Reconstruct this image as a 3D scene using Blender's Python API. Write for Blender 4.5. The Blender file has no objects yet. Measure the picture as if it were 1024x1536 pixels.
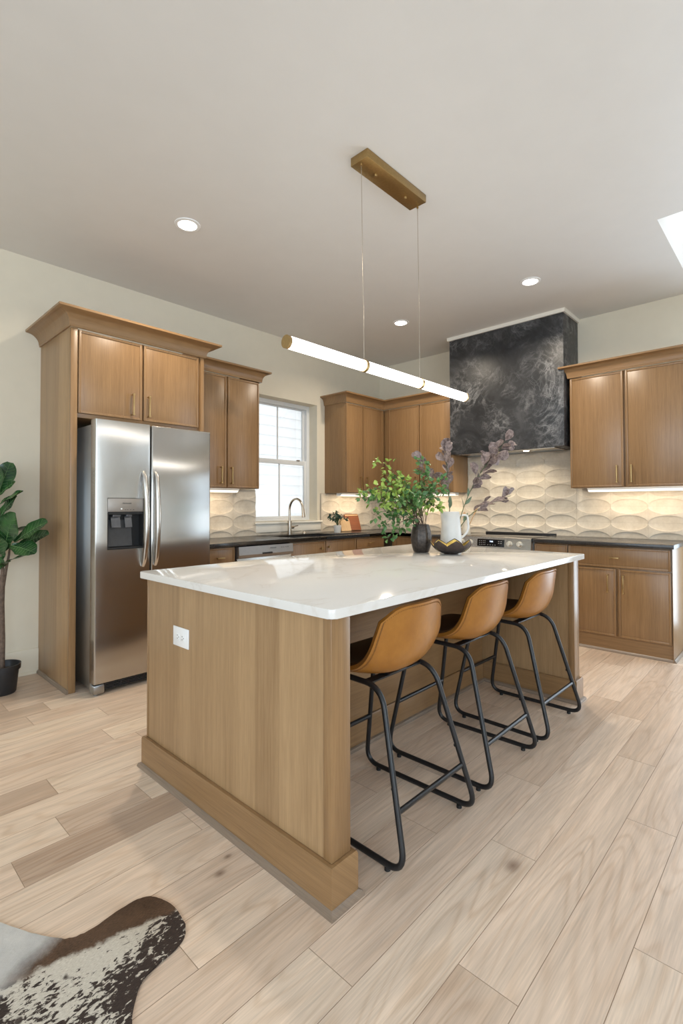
import bpy, bmesh, math, random
from mathutils import Vector, Matrix

PI = math.pi
R = math.radians
SC = bpy.context.scene
COL = SC.collection

# ------------------------------------------------------------------ camera
CAM_POS = Vector((-5.1477, -4.1478, 1.2233))
YAW, PITCH, ROLL = R(43.2708), R(1.0332), R(-0.1215)
fw = Vector((math.cos(YAW) * math.cos(PITCH), math.sin(YAW) * math.cos(PITCH), math.sin(PITCH)))
rt = Vector((math.sin(YAW), -math.cos(YAW), 0))
up = rt.cross(fw)
r2 = rt * math.cos(ROLL) + up * math.sin(ROLL)
u2 = -rt * math.sin(ROLL) + up * math.cos(ROLL)
cam = bpy.data.cameras.new('camera')
cam.sensor_fit = 'HORIZONTAL'
cam.sensor_width = 36
cam.lens = 741.3 / 1024 * 36
cam.shift_y = -23.18 / 1024
cam.clip_start = 0.05
camo = bpy.data.objects.new('camera', cam)
COL.objects.link(camo)
m3 = Matrix((r2, u2, -fw)).transposed()
camo.matrix_world = Matrix.Translation(CAM_POS) @ m3.to_4x4()
SC.camera = camo

# ------------------------------------------------------------------ world and colour
SC.view_settings.view_transform = 'Standard'
SC.view_settings.look = 'None'
SC.view_settings.gamma = 1
SC.view_settings.use_curve_mapping = False
SC.view_settings.exposure = 0.27
SC.cycles.use_denoising = True
SC.cycles.max_bounces = 10
SC.cycles.diffuse_bounces = 6
SC.cycles.sample_clamp_indirect = 6
world = bpy.data.worlds.new('overcast_sky')
SC.world = world
world.use_nodes = True
bg = world.node_tree.nodes['Background']
bg.inputs['Color'].default_value = (0.93, 0.96, 1.0, 1)
bg.inputs['Strength'].default_value = 1.6


def area(name, loc, aim, sx, sy, power, color=(1, 1, 1), spread=PI, shape='RECTANGLE', parent=None):
    l = bpy.data.lights.new(name, 'AREA')
    l.shape = shape
    l.size = sx
    l.size_y = sy
    l.energy = power
    l.color = color
    l.spread = spread
    o = bpy.data.objects.new(name, l)
    COL.objects.link(o)
    o.location = loc
    o.rotation_euler = Vector(aim).to_track_quat('-Z', 'Y').to_euler()
    if parent:
        o.parent = parent
    return o


# daylight standing in the big window openings behind and beside the camera
DAY = (0.76, 0.945, 1.13)
area('daylight', (-5.8, -8.02, 1.65), (0, 1, 0), 3.8, 2.2, 98, DAY)
area('daylight', (-8.52, -4.2, 1.65), (1, 0, 0), 4.4, 2.2, 68, DAY)
area('daylight', (0.02, -4.22, 1.25), (-1, 0, 0), 1.3, 2.2, 33, (0.72, 0.90, 1.08))
area('daylight', (-0.89, -3.96, 3.78), (0, 0, -1), 0.95, 0.85, 7, (0.86, 0.93, 1.0))

# ------------------------------------------------------------------ mesh helpers


class MB:
    """collects shapes and links them as one mesh object"""

    def __init__(self):
        self.bm = bmesh.new()

    def box(self, x0, x1, y0, y1, z0, z1, bev=0.0, seg=2):
        t = bmesh.new()
        bmesh.ops.create_cube(t, size=1)
        sx, sy, sz = abs(x1 - x0), abs(y1 - y0), abs(z1 - z0)
        for v in t.verts:
            v.co = Vector(((x0 + x1) / 2 + v.co.x * sx, (y0 + y1) / 2 + v.co.y * sy, (z0 + z1) / 2 + v.co.z * sz))
        if bev:
            bmesh.ops.bevel(t, geom=t.edges[:], offset=min(bev, 0.45 * min(sx, sy, sz)), segments=seg, affect='EDGES', profile=0.5)
        self.merge(t)
        return self

    def merge(self, t, M=None):
        if M is not None:
            t.transform(M)
        me = bpy.data.meshes.new('tmp')
        t.to_mesh(me)
        t.free()
        self.bm.from_mesh(me)
        bpy.data.meshes.remove(me)

    def tube(self, pts, r, seg=10, closed=False, caps=True):
        pts = [Vector(p) for p in pts]
        n = len(pts)
        rr = r if isinstance(r, (list, tuple)) else [r] * n
        tang = []
        for i in range(n):
            if closed:
                d = pts[(i + 1) % n] - pts[i - 1]
            else:
                d = pts[min(i + 1, n - 1)] - pts[max(i - 1, 0)]
            tang.append(d.normalized())
        ref = Vector((0, 0, 1)) if abs(tang[0].z) < 0.9 else Vector((1, 0, 0))
        nrm = tang[0].cross(ref).normalized()
        rings = []
        for i in range(n):
            t = tang[i]
            nrm = (nrm - t * nrm.dot(t)).normalized()
            b = t.cross(nrm)
            rings.append([self.bm.verts.new(pts[i] + (nrm * math.cos(2 * PI * k / seg) + b * math.sin(2 * PI * k / seg)) * rr[i]) for k in range(seg)])
        for i in range(n if closed else n - 1):
            a, c = rings[i], rings[(i + 1) % n]
            if closed and i == n - 1:
                best = min(range(seg), key=lambda s: (a[0].co - c[s].co).length)
                c = c[best:] + c[:best]
            for k in range(seg):
                self.bm.faces.new((a[k], a[(k + 1) % seg], c[(k + 1) % seg], c[k]))
        if caps and not closed:
            self.bm.faces.new(rings[0][::-1])
            self.bm.faces.new(rings[-1])
        return self

    def lathe(self, prof, seg=32, c=(0, 0, 0), close=False):
        c = Vector(c)
        rings = []
        for r, z in prof:
            if r < 1e-6:
                rings.append([self.bm.verts.new(c + Vector((0, 0, z)))])
            else:
                rings.append([self.bm.verts.new(c + Vector((r * math.cos(2 * PI * k / seg), r * math.sin(2 * PI * k / seg), z))) for k in range(seg)])
        for a, b in zip(rings, rings[1:]):
            for k in range(seg):
                k2 = (k + 1) % seg
                if len(a) == 1 and len(b) == 1:
                    continue
                if len(a) == 1:
                    self.bm.faces.new((a[0], b[k2], b[k]))
                elif len(b) == 1:
                    self.bm.faces.new((a[k], a[k2], b[0]))
                else:
                    self.bm.faces.new((a[k], a[k2], b[k2], b[k]))
        return self

    def cyl(self, p0, p1, r, seg=20):
        return self.tube([p0, p1], r, seg)

    def prism(self, poly, f, d):
        """poly: 2-D outline, f(a, b, t) -> point, t from 0 to d"""
        a = [self.bm.verts.new(f(p, q, 0)) for p, q in poly]
        b = [self.bm.verts.new(f(p, q, d)) for p, q in poly]
        n = len(poly)
        self.bm.faces.new(a[::-1])
        self.bm.faces.new(b)
        for i in range(n):
            j = (i + 1) % n
            self.bm.faces.new((a[i], a[j], b[j], b[i]))
        return self

    def sweep(self, prof, path):
        """loft a profile of points through a list of functions mapping profile points to space"""
        rows = [[self.bm.verts.new(g(p)) for p in prof] for g in path]
        n = len(prof)
        for a, b in zip(rows, rows[1:]):
            for i in range(n):
                j = (i + 1) % n
                self.bm.faces.new((a[i], a[j], b[j], b[i]))
        self.bm.faces.new(rows[0][::-1])
        self.bm.faces.new(rows[-1])
        return self

    def build(self, name, mat, parent=None, smooth=35, loc=None):
        bm = self.bm
        bmesh.ops.recalc_face_normals(bm, faces=bm.faces[:])
        if smooth:
            lim = R(smooth)
            for f in bm.faces:
                f.smooth = True
            for e in bm.edges:
                if len(e.link_faces) == 2 and e.calc_face_angle(0) > lim:
                    e.smooth = False
        me = bpy.data.meshes.new(name)
        bm.to_mesh(me)
        bm.free()
        me.materials.append(mat)
        o = bpy.data.objects.new(name, me)
        COL.objects.link(o)
        if parent is not None:
            o.parent = parent
        if loc is not None:
            o.location = loc
        return o


def tag(o, label, cat, group=None):
    o['label'] = label
    o['category'] = cat
    if group:
        o['group'] = group
    return o


def thing(name, label, cat, loc=(0, 0, 0), rz=0.0, group=None):
    o = bpy.data.objects.new(name, None)
    o.empty_display_size = 0.1
    COL.objects.link(o)
    o.location = loc
    o.rotation_euler = (0, 0, rz)
    return tag(o, label, cat, group)


def struct(o):
    o['kind'] = 'structure'
    return o


def dup_tree(o, parent=None):
    c = o.copy()
    COL.objects.link(c)
    if parent is not None:
        c.parent = parent
    for ch in [q for q in bpy.data.objects if q.parent == o]:
        if ch is not c:
            dup_tree(ch, c)
    return c


def text_part(s, size, mat, parent, name, M):
    cu = bpy.data.curves.new(name, 'FONT')
    cu.body = s
    cu.size = size
    cu.extrude = 0.0004
    cu.align_x = 'CENTER'
    cu.align_y = 'CENTER'
    t = bpy.data.objects.new(name + '_curve', cu)
    COL.objects.link(t)
    bpy.context.view_layer.update()
    me = bpy.data.meshes.new_from_object(t.evaluated_get(bpy.context.evaluated_depsgraph_get()))
    bpy.data.objects.remove(t)
    bpy.data.curves.remove(cu)
    me.transform(M)
    me.materials.clear()
    me.materials.append(mat)
    me.name = name
    o = bpy.data.objects.new(name, me)
    COL.objects.link(o)
    o.parent = parent
    return o


def fillet(pts, rad, n=6, closed=False):
    """round the corners of a polyline"""
    pts = [Vector(p) for p in pts]
    out = []
    N = len(pts)
    for i, p in enumerate(pts):
        if not closed and i in (0, N - 1):
            out.append(p)
            continue
        a, b = pts[i - 1], pts[(i + 1) % N]
        da, db = (a - p), (b - p)
        q = min(rad, da.length * 0.48, db.length * 0.48)
        s, e = p + da.normalized() * q, p + db.normalized() * q
        for k in range(n + 1):
            t = k / n
            out.append(s * (1 - t) ** 2 + p * 2 * t * (1 - t) + e * t * t)
    return out


# ------------------------------------------------------------------ materials


class NT:
    def __init__(self, name):
        self.m = bpy.data.materials.new(name)
        self.m.use_nodes = True
        self.t = self.m.node_tree
        self.b = self.t.nodes['Principled BSDF']

    def n(self, typ, **kw):
        x = self.t.nodes.new(typ)
        for k, v in kw.items():
            setattr(x, k, v)
        return x

    def set(self, sock, v):
        if hasattr(v, 'outputs'):
            v = v.outputs[0]
        if hasattr(v, 'is_output'):
            self.t.links.new(v, sock)
        else:
            sock.default_value = v

    def math(self, op, a, b=0.0, c=0.0):
        x = self.n('ShaderNodeMath', operation=op)
        self.set(x.inputs[0], a)
        self.set(x.inputs[1], b)
        self.set(x.inputs[2], c)
        return x.outputs[0]

    def comb(self, x, y, z):
        c = self.n('ShaderNodeCombineXYZ')
        for i, v in enumerate((x, y, z)):
            self.set(c.inputs[i], v)
        return c.outputs[0]

    def noise(self, vec, scale=1.0, detail=3.0, rough=0.55, dist=0.0):
        x = self.n('ShaderNodeTexNoise')
        if vec is not None:
            self.set(x.inputs['Vector'], vec)
        x.inputs['Scale'].default_value = scale
        x.inputs['Detail'].default_value = detail
        x.inputs['Roughness'].default_value = rough
        x.inputs['Distortion'].default_value = dist
        return x.outputs['Fac']

    def ramp(self, fac, stops):
        x = self.n('ShaderNodeValToRGB')
        self.set(x.inputs[0], fac)
        el = x.color_ramp.elements
        while len(el) < len(stops):
            el.new(0.5)
        for e, (p, c) in zip(el, stops):
            e.position = p
            e.color = (c[0], c[1], c[2], 1) if not isinstance(c, (int, float)) else (c, c, c, 1)
        return x.outputs[0]

    def mix(self, fac, a, b, blend='MIX'):
        x = self.n('ShaderNodeMix', data_type='RGBA', blend_type=blend)
        self.set(x.inputs[0], fac)
        for i, v in ((6, a), (7, b)):
            if isinstance(v, tuple):
                v = (*v[:3], 1)
            self.set(x.inputs[i], v)
        return x.outputs[2]

    def bump(self, h, strength=0.2, dist=0.002):
        x = self.n('ShaderNodeBump')
        x.inputs['Strength'].default_value = strength
        x.inputs['Distance'].default_value = dist
        self.set(x.inputs['Height'], h)
        self.t.links.new(x.outputs[0], self.b.inputs['Normal'])

    def obj(self):
        tc = self.n('ShaderNodeTexCoord')
        sp = self.n('ShaderNodeSeparateXYZ')
        self.t.links.new(tc.outputs['Object'], sp.inputs[0])
        return tc.outputs['Object'], sp.outputs

    def rnd(self):
        return self.n('ShaderNodeObjectInfo').outputs['Random']

    def done(self, color=None, rough=None, metal=None, spec=None):
        B = self.b.inputs
        if color is not None:
            self.set(B['Base Color'], (*color, 1) if isinstance(color, tuple) else color)
        if rough is not None:
            self.set(B['Roughness'], rough)
        if metal is not None:
            self.set(B['Metallic'], metal)
        if spec is not None:
            self.set(B['Specular IOR Level'], spec)
        return self.m


def speckled(name, c, rough=0.5, metal=0.0, var=0.06, scale=40, spec=0.5, bump=0.0):
    n = NT(name)
    vec, _ = n.obj()
    f = n.noise(vec, scale, 3)
    lo = tuple(max(0, x * (1 - var)) for x in c)
    hi = tuple(min(1, x * (1 + var)) for x in c)
    col = n.ramp(f, [(0.3, lo), (0.7, hi)])
    if bump:
        n.bump(f, bump)
    return n.done(col, rough, metal, spec)


def oak(name, axis, dark, light, band=0.0, rough=0.32):
    n = NT(name)
    _, (x, y, z) = n.obj()
    r = n.rnd()
    if axis == 'z':
        u, v = n.math('ADD', x, y), z
    elif axis == 'x':
        u, v = n.math('ADD', y, z), x
    else:
        u, v = n.math('ADD', x, z), y
    off = n.math('MULTIPLY', r, 37.0)
    uo = n.math('ADD', u, off)
    fine = n.noise(n.comb(n.math('MULTIPLY', uo, 330), n.math('MULTIPLY', v, 9), off), 1, 3, 0.6)
    mid = n.noise(n.comb(n.math('MULTIPLY', uo, 60), n.math('MULTIPLY', v, 1.6), off), 1, 4, 0.6, 0.3)
    broad = n.noise(n.comb(n.math('MULTIPLY', uo, 7), n.math('MULTIPLY', v, 0.5), off), 1, 2)
    f = n.math('ADD', n.math('MULTIPLY', fine, 0.42), n.math('MULTIPLY', mid, 0.45))
    f = n.math('ADD', f, n.math('MULTIPLY', broad, 0.25))
    if band:
        wn = n.n('ShaderNodeTexWhiteNoise', noise_dimensions='1D')
        n.set(wn.inputs['W'], n.math('FLOOR', n.math('DIVIDE', uo, band)))
        f = n.math('ADD', f, n.math('MULTIPLY', n.math('SUBTRACT', wn.outputs['Value'], 0.5), 0.22))
    f = n.math('ADD', f, n.math('MULTIPLY', n.math('SUBTRACT', r, 0.5), 0.05))
    col = n.ramp(f, [(0.36, dark), (0.74, light)])
    n.bump(fine, 0.12, 0.001)
    return n.done(col, rough, 0, 0.6)


OAK_D, OAK_L = (0.192, 0.104, 0.043), (0.330, 0.193, 0.087)
oak_z = oak('oak_vertical', 'z', OAK_D, OAK_L)
oak_x = oak('oak_horizontal', 'x', OAK_D, OAK_L)
oak_y = oak('oak_lengthwise', 'y', OAK_D, OAK_L)
oak_band = oak('oak_veneer_leaves', 'z', (0.275, 0.163, 0.076), (0.445, 0.286, 0.146), band=0.135)
oak_shoe = oak('oak_shoe_moulding', 'x', (0.17, 0.125, 0.09), (0.30, 0.225, 0.165))
oak_shoe_y = oak('oak_shoe_moulding_lengthwise', 'y', (0.17, 0.125, 0.09), (0.30, 0.225, 0.165))

m_wall = speckled('warm_white_wall_paint', (0.72, 0.655, 0.525), 0.75, var=0.015, scale=8, bump=0.03)
m_ceil = speckled('ceiling_paint', (0.73, 0.715, 0.69), 0.5, var=0.012, scale=6)
m_trim = speckled('white_trim_paint', (0.80, 0.77, 0.69), 0.45, var=0.01, scale=10)
m_base = speckled('cream_baseboard_paint', (0.72, 0.655, 0.525), 0.45, var=0.01, scale=10)
m_white = speckled('white_vinyl', (0.74, 0.75, 0.75), 0.35, var=0.01)
m_plastic = speckled('white_plastic', (0.84, 0.84, 0.83), 0.35, var=0.01)
m_brass = speckled('brushed_brass', (0.47, 0.335, 0.16), 0.38, 1.0, var=0.07, scale=90)
m_brass_dk = speckled('aged_brass', (0.40, 0.275, 0.12), 0.36, 1.0, var=0.08, scale=90)
m_nickel = speckled('brushed_nickel', (0.56, 0.50, 0.42), 0.27, 1.0, var=0.05, scale=80)
m_black = speckled('black_powder_coat', (0.012, 0.012, 0.013), 0.38, 0.0, var=0.2, scale=200)
m_rubber = speckled('black_rubber', (0.01, 0.01, 0.01), 0.7, var=0.2)
m_blackgloss = speckled('black_glass', (0.008, 0.008, 0.01), 0.06, var=0.1)
m_dkplastic = speckled('dark_grey_plastic', (0.05, 0.05, 0.052), 0.4, var=0.1)
m_void = speckled('dark_cavity', (0.012, 0.012, 0.012), 0.6, var=0.1)
m_pot = speckled('black_plastic_pot', (0.018, 0.018, 0.02), 0.45, var=0.1)
m_soil = speckled('dark_soil', (0.05, 0.035, 0.025), 0.9, var=0.5, scale=60, bump=0.6)
m_ceramic = speckled('white_ceramic', (0.74, 0.72, 0.68), 0.4, var=0.03, scale=14)
m_cream = speckled('cream_ceramic', (0.72, 0.66, 0.55), 0.4, var=0.03)
m_vinylsiding = speckled('white_lap_siding', (0.80, 0.81, 0.83), 0.6, var=0.02, scale=12)


ANISO = 0.0


def mk_steel(name, base, rough, axis):
    n = NT(name)
    _, (x, y, z) = n.obj()
    if axis == 'x':
        vec = n.comb(n.math('MULTIPLY', x, 2), n.math('MULTIPLY', y, 2), n.math('MULTIPLY', z, 500))
    else:
        vec = n.comb(n.math('MULTIPLY', x, 500), n.math('MULTIPLY', y, 500), n.math('MULTIPLY', z, 2))
    f = n.noise(vec, 1, 3)
    lo = tuple(c * 0.97 for c in base)
    col = n.ramp(f, [(0.3, lo), (0.7, base)])
    n.bump(f, 0.02, 0.001)
    rg = n.math('ADD', n.math('MULTIPLY', f, 0.06), rough - 0.03)
    tg = n.n('ShaderNodeTangent', direction_type='RADIAL', axis='Z')
    n.t.links.new(tg.outputs[0], n.b.inputs['Tangent'])
    n.b.inputs['Anisotropic'].default_value = 0.95
    n.b.inputs['Anisotropic Rotation'].default_value = ANISO
    return n.done(col, rg, 1.0)


m_steel = mk_steel('brushed_stainless_steel', (0.50, 0.48, 0.45), 0.22, 'z')
m_steel_side = mk_steel('grey_painted_steel_side', (0.42, 0.43, 0.43), 0.4, 'z')


def mk_quartz():
    n = NT('white_quartz')
    vec, _ = n.obj()
    d = n.noise(vec, 1.6, 5, 0.6, 1.2)
    vein = n.math('ABSOLUTE', n.math('SUBTRACT', d, 0.5))
    col = n.ramp(vein, [(0.0, (0.69, 0.66, 0.615)), (0.02, (0.735, 0.715, 0.68)), (0.3, (0.75, 0.735, 0.705))])
    return n.done(col, 0.07, 0, 0.55)


def mk_granite():
    n = NT('black_leathered_granite')
    vec, _ = n.obj()
    f = n.noise(vec, 160, 4, 0.7)
    g = n.noise(vec, 6, 3)
    col = n.ramp(f, [(0.35, (0.012, 0.012, 0.013)), (0.62, (0.04, 0.038, 0.037)), (0.8, (0.11, 0.105, 0.10))])
    n.bump(f, 0.25, 0.001)
    rg = n.math('ADD', n.math('MULTIPLY', g, 0.2), 0.14)
    return n.done(col, rg, 0, 0.6)


def mk_hood():
    n = NT('black_burnished_plaster')
    vec, _ = n.obj()
    w = n.noise(vec, 2.2, 5, 0.62, 1.6)
    cloud = n.noise(vec, 3.2, 6, 0.72, 0.8)
    v1 = n.math('ABSOLUTE', n.math('SUBTRACT', w, 0.5))
    w2 = n.noise(vec, 5.5, 4, 0.6, 2.4)
    v2 = n.math('ABSOLUTE', n.math('SUBTRACT', w2, 0.52))
    veins = n.math('ADD', n.ramp_f(v1, 0.0, 0.03), n.math('MULTIPLY', n.ramp_f(v2, 0.0, 0.022), 0.6)) if hasattr(n, 'ramp_f') else None
    a = n.ramp(v1, [(0.0, 0.9), (0.012, 0.45), (0.05, 0.0)])
    b = n.ramp(v2, [(0.0, 0.6), (0.02, 0.2), (0.05, 0.0)])
    msk = n.ramp(n.noise(vec, 2.7, 3, 0.6), [(0.42, 0.0), (0.68, 1.0)])
    vv = n.math('MULTIPLY', n.math('ADD', a, b), msk)
    base = n.ramp(cloud, [(0.38, (0.016, 0.017, 0.019)), (0.56, (0.034, 0.035, 0.038)), (0.74, (0.085, 0.086, 0.09))])
    col = n.mix(vv, base, (0.21, 0.21, 0.215))
    n.bump(cloud, 0.12, 0.002)
    return n.done(col, 0.42, 0, 0.5)


def mk_tile():
    n = NT('cream_ceramic_tile')
    vec, _ = n.obj()
    f = n.noise(vec, 9, 4, 0.6)
    g = n.noise(vec, 55, 3, 0.6)
    k = n.math('ADD', n.math('MULTIPLY', f, 0.7), n.math('MULTIPLY', g, 0.3))
    col = n.ramp(k, [(0.33, (0.56, 0.49, 0.39)), (0.66, (0.70, 0.635, 0.53))])
    return n.done(col, 0.42, 0, 0.45)


def mk_leather(name, dark, light, rough):
    n = NT(name)
    vec, _ = n.obj()
    f = n.noise(vec, 9, 4, 0.65)
    g = n.noise(vec, 330, 2)
    col = n.ramp(f, [(0.3, dark), (0.72, light)])
    n.bump(g, 0.12, 0.001)
    return n.done(col, rough, 0, 0.5)


def mk_floor():
    n = NT('pale_oak_planks')
    _, (x, y, z) = n.obj()
    tone = n.n('ShaderNodeAttribute', attribute_name='tone').outputs['Fac']
    rnd = n.n('ShaderNodeAttribute', attribute_name='rnd').outputs['Fac']
    off = n.math('MULTIPLY', rnd, 91.0)
    xo = n.math('ADD', x, off)
    n1 = n.noise(n.comb(n.math('MULTIPLY', xo, 0.9), n.math('MULTIPLY', y, 6.5), off), 1, 1.5, 0.4, 0.25)
    ring = n.math('SINE', n.math('MULTIPLY', n1, 95.0))
    ringc = n.ramp(n.math('ADD', n.math('MULTIPLY', ring, 0.5), 0.5), [(0.0, 1.0), (0.22, 0.35), (0.6, 0.0)])
    fine = n.noise(n.comb(n.math('MULTIPLY', xo, 7), n.math('MULTIPLY', y, 210), off), 1, 3, 0.6)
    mid = n.noise(n.comb(n.math('MULTIPLY', xo, 1.6), n.math('MULTIPLY', y, 24), off), 1, 4, 0.6, 0.4)
    blot = n.noise(n.comb(n.math('MULTIPLY', xo, 2.2), n.math('MULTIPLY', y, 6), off), 1, 2)
    seam = n.math('LESS_THAN', tone, -0.1)
    base = n.ramp(tone, [(0.0, (0.44, 0.318, 0.232)), (0.35, (0.595, 0.455, 0.345)), (0.65, (0.69, 0.54, 0.42)), (1.0, (0.79, 0.65, 0.51))])
    s = n.math('ADD', n.math('MULTIPLY', fine, 0.5), n.math('MULTIPLY', mid, 0.6))
    shade = n.ramp(s, [(0.36, 0.76), (0.70, 1.12)])
    col = n.mix(1.0, base, shade, 'MULTIPLY')
    rm = n.math('MULTIPLY', n.math('MULTIPLY', ringc, 0.42), n.ramp(blot, [(0.35, 0.25), (0.65, 1.0)]))
    col = n.mix(rm, col, n.mix(1.0, col, (0.70, 0.58, 0.46), 'MULTIPLY'))
    # knots: a few dark eyes in the boards
    for kx, ky, kr in ((-4.213, -2.71, 0.011), (-3.514, -3.404, 0.02), (-4.15, -2.66, 0.008)):
        dx = n.math('MULTIPLY', n.math('SUBTRACT', x, kx), 0.6)
        dy = n.math('SUBTRACT', y, ky)
        dd = n.math('SQRT', n.math('ADD', n.math('MULTIPLY', dx, dx), n.math('MULTIPLY', dy, dy)))
        k = n.ramp(n.math('DIVIDE', dd, kr * 3), [(0.0, 0.85), (0.25, 0.55), (0.5, 0.15), (1.0, 0.0)])
        col = n.mix(k, col, (0.16, 0.09, 0.055))
    col = n.mix(seam, col, (0.40, 0.29, 0.205))
    n.bump(fine, 0.06, 0.001)
    return n.done(col, 0.36, 0, 0.45)


def mk_hide():
    n = NT('cowhide_hair')
    vec, (x, y, z) = n.obj()
    # hair runs down the leg; local x points out along the leg
    st = n.comb(n.math('MULTIPLY', x, 42), n.math('MULTIPLY', y, 85), 0.0)
    sp = n.noise(st, 1.0, 4, 0.66, 0.5)
    big = n.noise(vec, 8, 3, 0.6, 0.3)
    hair = n.noise(n.comb(n.math('MULTIPLY', x, 120), n.math('MULTIPLY', y, 420), 0.0), 1, 2)
    # dark speckles gather along the underside of the leg, at the foot and towards the belly
    dens = n.math('ADD', n.math('MULTIPLY', y, -1.0), n.math('MULTIPLY', x, 0.36))
    dens = n.math('ADD', dens, n.math('MULTIPLY', n.math('MAXIMUM', n.math('SUBTRACT', -0.07, x), 0.0), 1.2))
    dens = n.math('ADD', dens, n.math('MULTIPLY', n.math('SUBTRACT', big, 0.5), 0.55))
    k = n.math('ADD', n.math('MULTIPLY', sp, 0.95), dens)
    spk = n.ramp(k, [(0.515, 0.0), (0.55, 1.0)])
    blot = n.ramp(n.noise(vec, 13, 2, 0.5), [(0.66, 0.0), (0.69, 1.0)])
    spk = n.math('MAXIMUM', spk, n.math('MULTIPLY', blot, 0.95))
    white = n.ramp(hair, [(0.3, (0.47, 0.43, 0.36)), (0.7, (0.66, 0.62, 0.54))])
    darkb = n.ramp(hair, [(0.3, (0.016, 0.011, 0.010)), (0.7, (0.05, 0.032, 0.026))])
    col = n.mix(spk, white, darkb)
    brown = n.ramp(n.math('ADD', hair, n.math('SUBTRACT', big, 0.5)), [(0.3, (0.050, 0.026, 0.014)), (0.75, (0.13, 0.073, 0.04))])
    edge = n.math('MULTIPLY', n.math('SUBTRACT', n.noise(vec, 16, 5, 0.7), 0.5), 0.075)
    band = n.math('ADD', n.math('ADD', y, n.math('MULTIPLY', x, 0.25)), edge)
    col = n.mix(n.ramp(band, [(0.080, 0.0), (0.096, 1.0)]), col, brown)
    grey = n.ramp(n.noise(vec, 9, 3), [(0.35, (0.42, 0.42, 0.41)), (0.7, (0.60, 0.59, 0.56))])
    gx = n.math('ADD', n.math('SUBTRACT', y, n.math('MULTIPLY', x, 0.45)), n.math('MULTIPLY', edge, 0.9))
    col = n.mix(n.ramp(gx, [(0.185, 0.0), (0.25, 1.0)]), col, grey)
    n.bump(hair, 0.5, 0.003)
    return n.done(col, 0.62, 0, 0.35)


def mk_leaf(name, dark, light, rough=0.4, scale=18):
    n = NT(name)
    vec, _ = n.obj()
    f = n.noise(vec, scale, 3, 0.6)
    col = n.ramp(f, [(0.35, dark), (0.68, light)])
    n.b.inputs['Subsurface Weight'].default_value = 0.0
    return n.done(col, rough, 0, 0.45)


def mk_emit(name, c, strength):
    n = NT(name)
    vec, _ = n.obj()
    f = n.noise(vec, 3, 1)
    col = n.ramp(f, [(0.0, tuple(x * 0.985 for x in c)), (1.0, c)])
    n.set(n.b.inputs['Emission Color'], col)
    n.b.inputs['Emission Strength'].default_value = strength
    return n.done((0.8, 0.8, 0.8), 0.4)


def mk_glass():
    n = NT('window_glass')
    for nd in list(n.t.nodes):
        if nd.type != 'OUTPUT_MATERIAL':
            n.t.nodes.remove(nd)
    out = [q for q in n.t.nodes if q.type == 'OUTPUT_MATERIAL'][0]
    tr = n.n('ShaderNodeBsdfTransparent')
    tr.inputs[0].default_value = (0.97, 0.985, 0.98, 1)
    gl = n.n('ShaderNodeBsdfGlossy')
    gl.inputs['Roughness'].default_value = 0.02
    fr = n.n('ShaderNodeFresnel')
    fr.inputs['IOR'].default_value = 1.45
    mx = n.n('ShaderNodeMixShader')
    n.t.links.new(fr.outputs[0], mx.inputs[0])
    n.t.links.new(tr.outputs[0], mx.inputs[1])
    n.t.links.new(gl.outputs[0], mx.inputs[2])
    n.t.links.new(mx.outputs[0], out.inputs[0])
    return n.m


m_quartz = mk_quartz()
m_granite = mk_granite()
m_hood = mk_hood()
m_tile = mk_tile()
m_grout = speckled('tile_grout', (0.50, 0.44, 0.36), 0.8, var=0.05)
m_leather = mk_leather('tan_leather', (0.30, 0.115, 0.017), (0.41, 0.175, 0.030), 0.30)
m_leather_dk = mk_leather('inner_seat_leather', (0.055, 0.027, 0.012), (0.085, 0.042, 0.019), 0.45)  # darker brown on the inner face of the seat
m_stitch = speckled('brown_thread', (0.13, 0.055, 0.016), 0.6, var=0.3, scale=300)
m_floor = mk_floor()
m_hide = mk_hide()
m_glass = mk_glass()
m_vase = speckled('dark_bronze_glaze', (0.052, 0.040, 0.032), 0.36, 0.35, var=0.45, scale=60, bump=0.25)
m_bowl = speckled('dark_brown_metal', (0.075, 0.055, 0.047), 0.42, 0.5, var=0.2, scale=40)
m_gold = speckled('gold_leaf_lining', (0.80, 0.58, 0.16), 0.3, 1.0, var=0.12, scale=50)
m_leaf_pale = mk_leaf('pale_green_leaves', (0.17, 0.29, 0.04), (0.40, 0.52, 0.11))
m_leaf_mid = mk_leaf('mid_green_leaves', (0.045, 0.13, 0.035), (0.15, 0.29, 0.085))
m_leaf_silver = mk_leaf('grey_green_leaves', (0.10, 0.15, 0.09), (0.21, 0.28, 0.18))
m_mauve = mk_leaf('dusty_mauve_leaves', (0.12, 0.082, 0.075), (0.36, 0.275, 0.25), 0.6, 55)
m_stem = speckled('brown_stem', (0.10, 0.06, 0.035), 0.6, var=0.3)
m_stem_g = speckled('green_stem', (0.09, 0.12, 0.05), 0.6, var=0.3)
m_fig = mk_leaf('fig_leaf_green', (0.010, 0.042, 0.014), (0.042, 0.125, 0.032), 0.27, 11)
m_fig_vein = speckled('fig_leaf_vein', (0.14, 0.26, 0.09), 0.4, var=0.1)
m_bark = speckled('grey_brown_bark', (0.13, 0.09, 0.065), 0.8, var=0.35, scale=50, bump=0.5)
m_succ = mk_leaf('blue_green_leaves', (0.025, 0.075, 0.055), (0.09, 0.17, 0.12), 0.35, 30)
m_maple = oak('pale_maple', 'z', (0.55, 0.36, 0.19), (0.72, 0.50, 0.28))
m_cherry = oak('red_brown_board_wood', 'x', (0.16, 0.045, 0.016), (0.34, 0.105, 0.04), band=0.085)
m_spoon = oak('utensil_wood', 'z', (0.40, 0.22, 0.09), (0.58, 0.36, 0.17))
m_lamp = mk_emit('lamp_diffuser', (1.0, 0.96, 0.90), 9)
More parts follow.
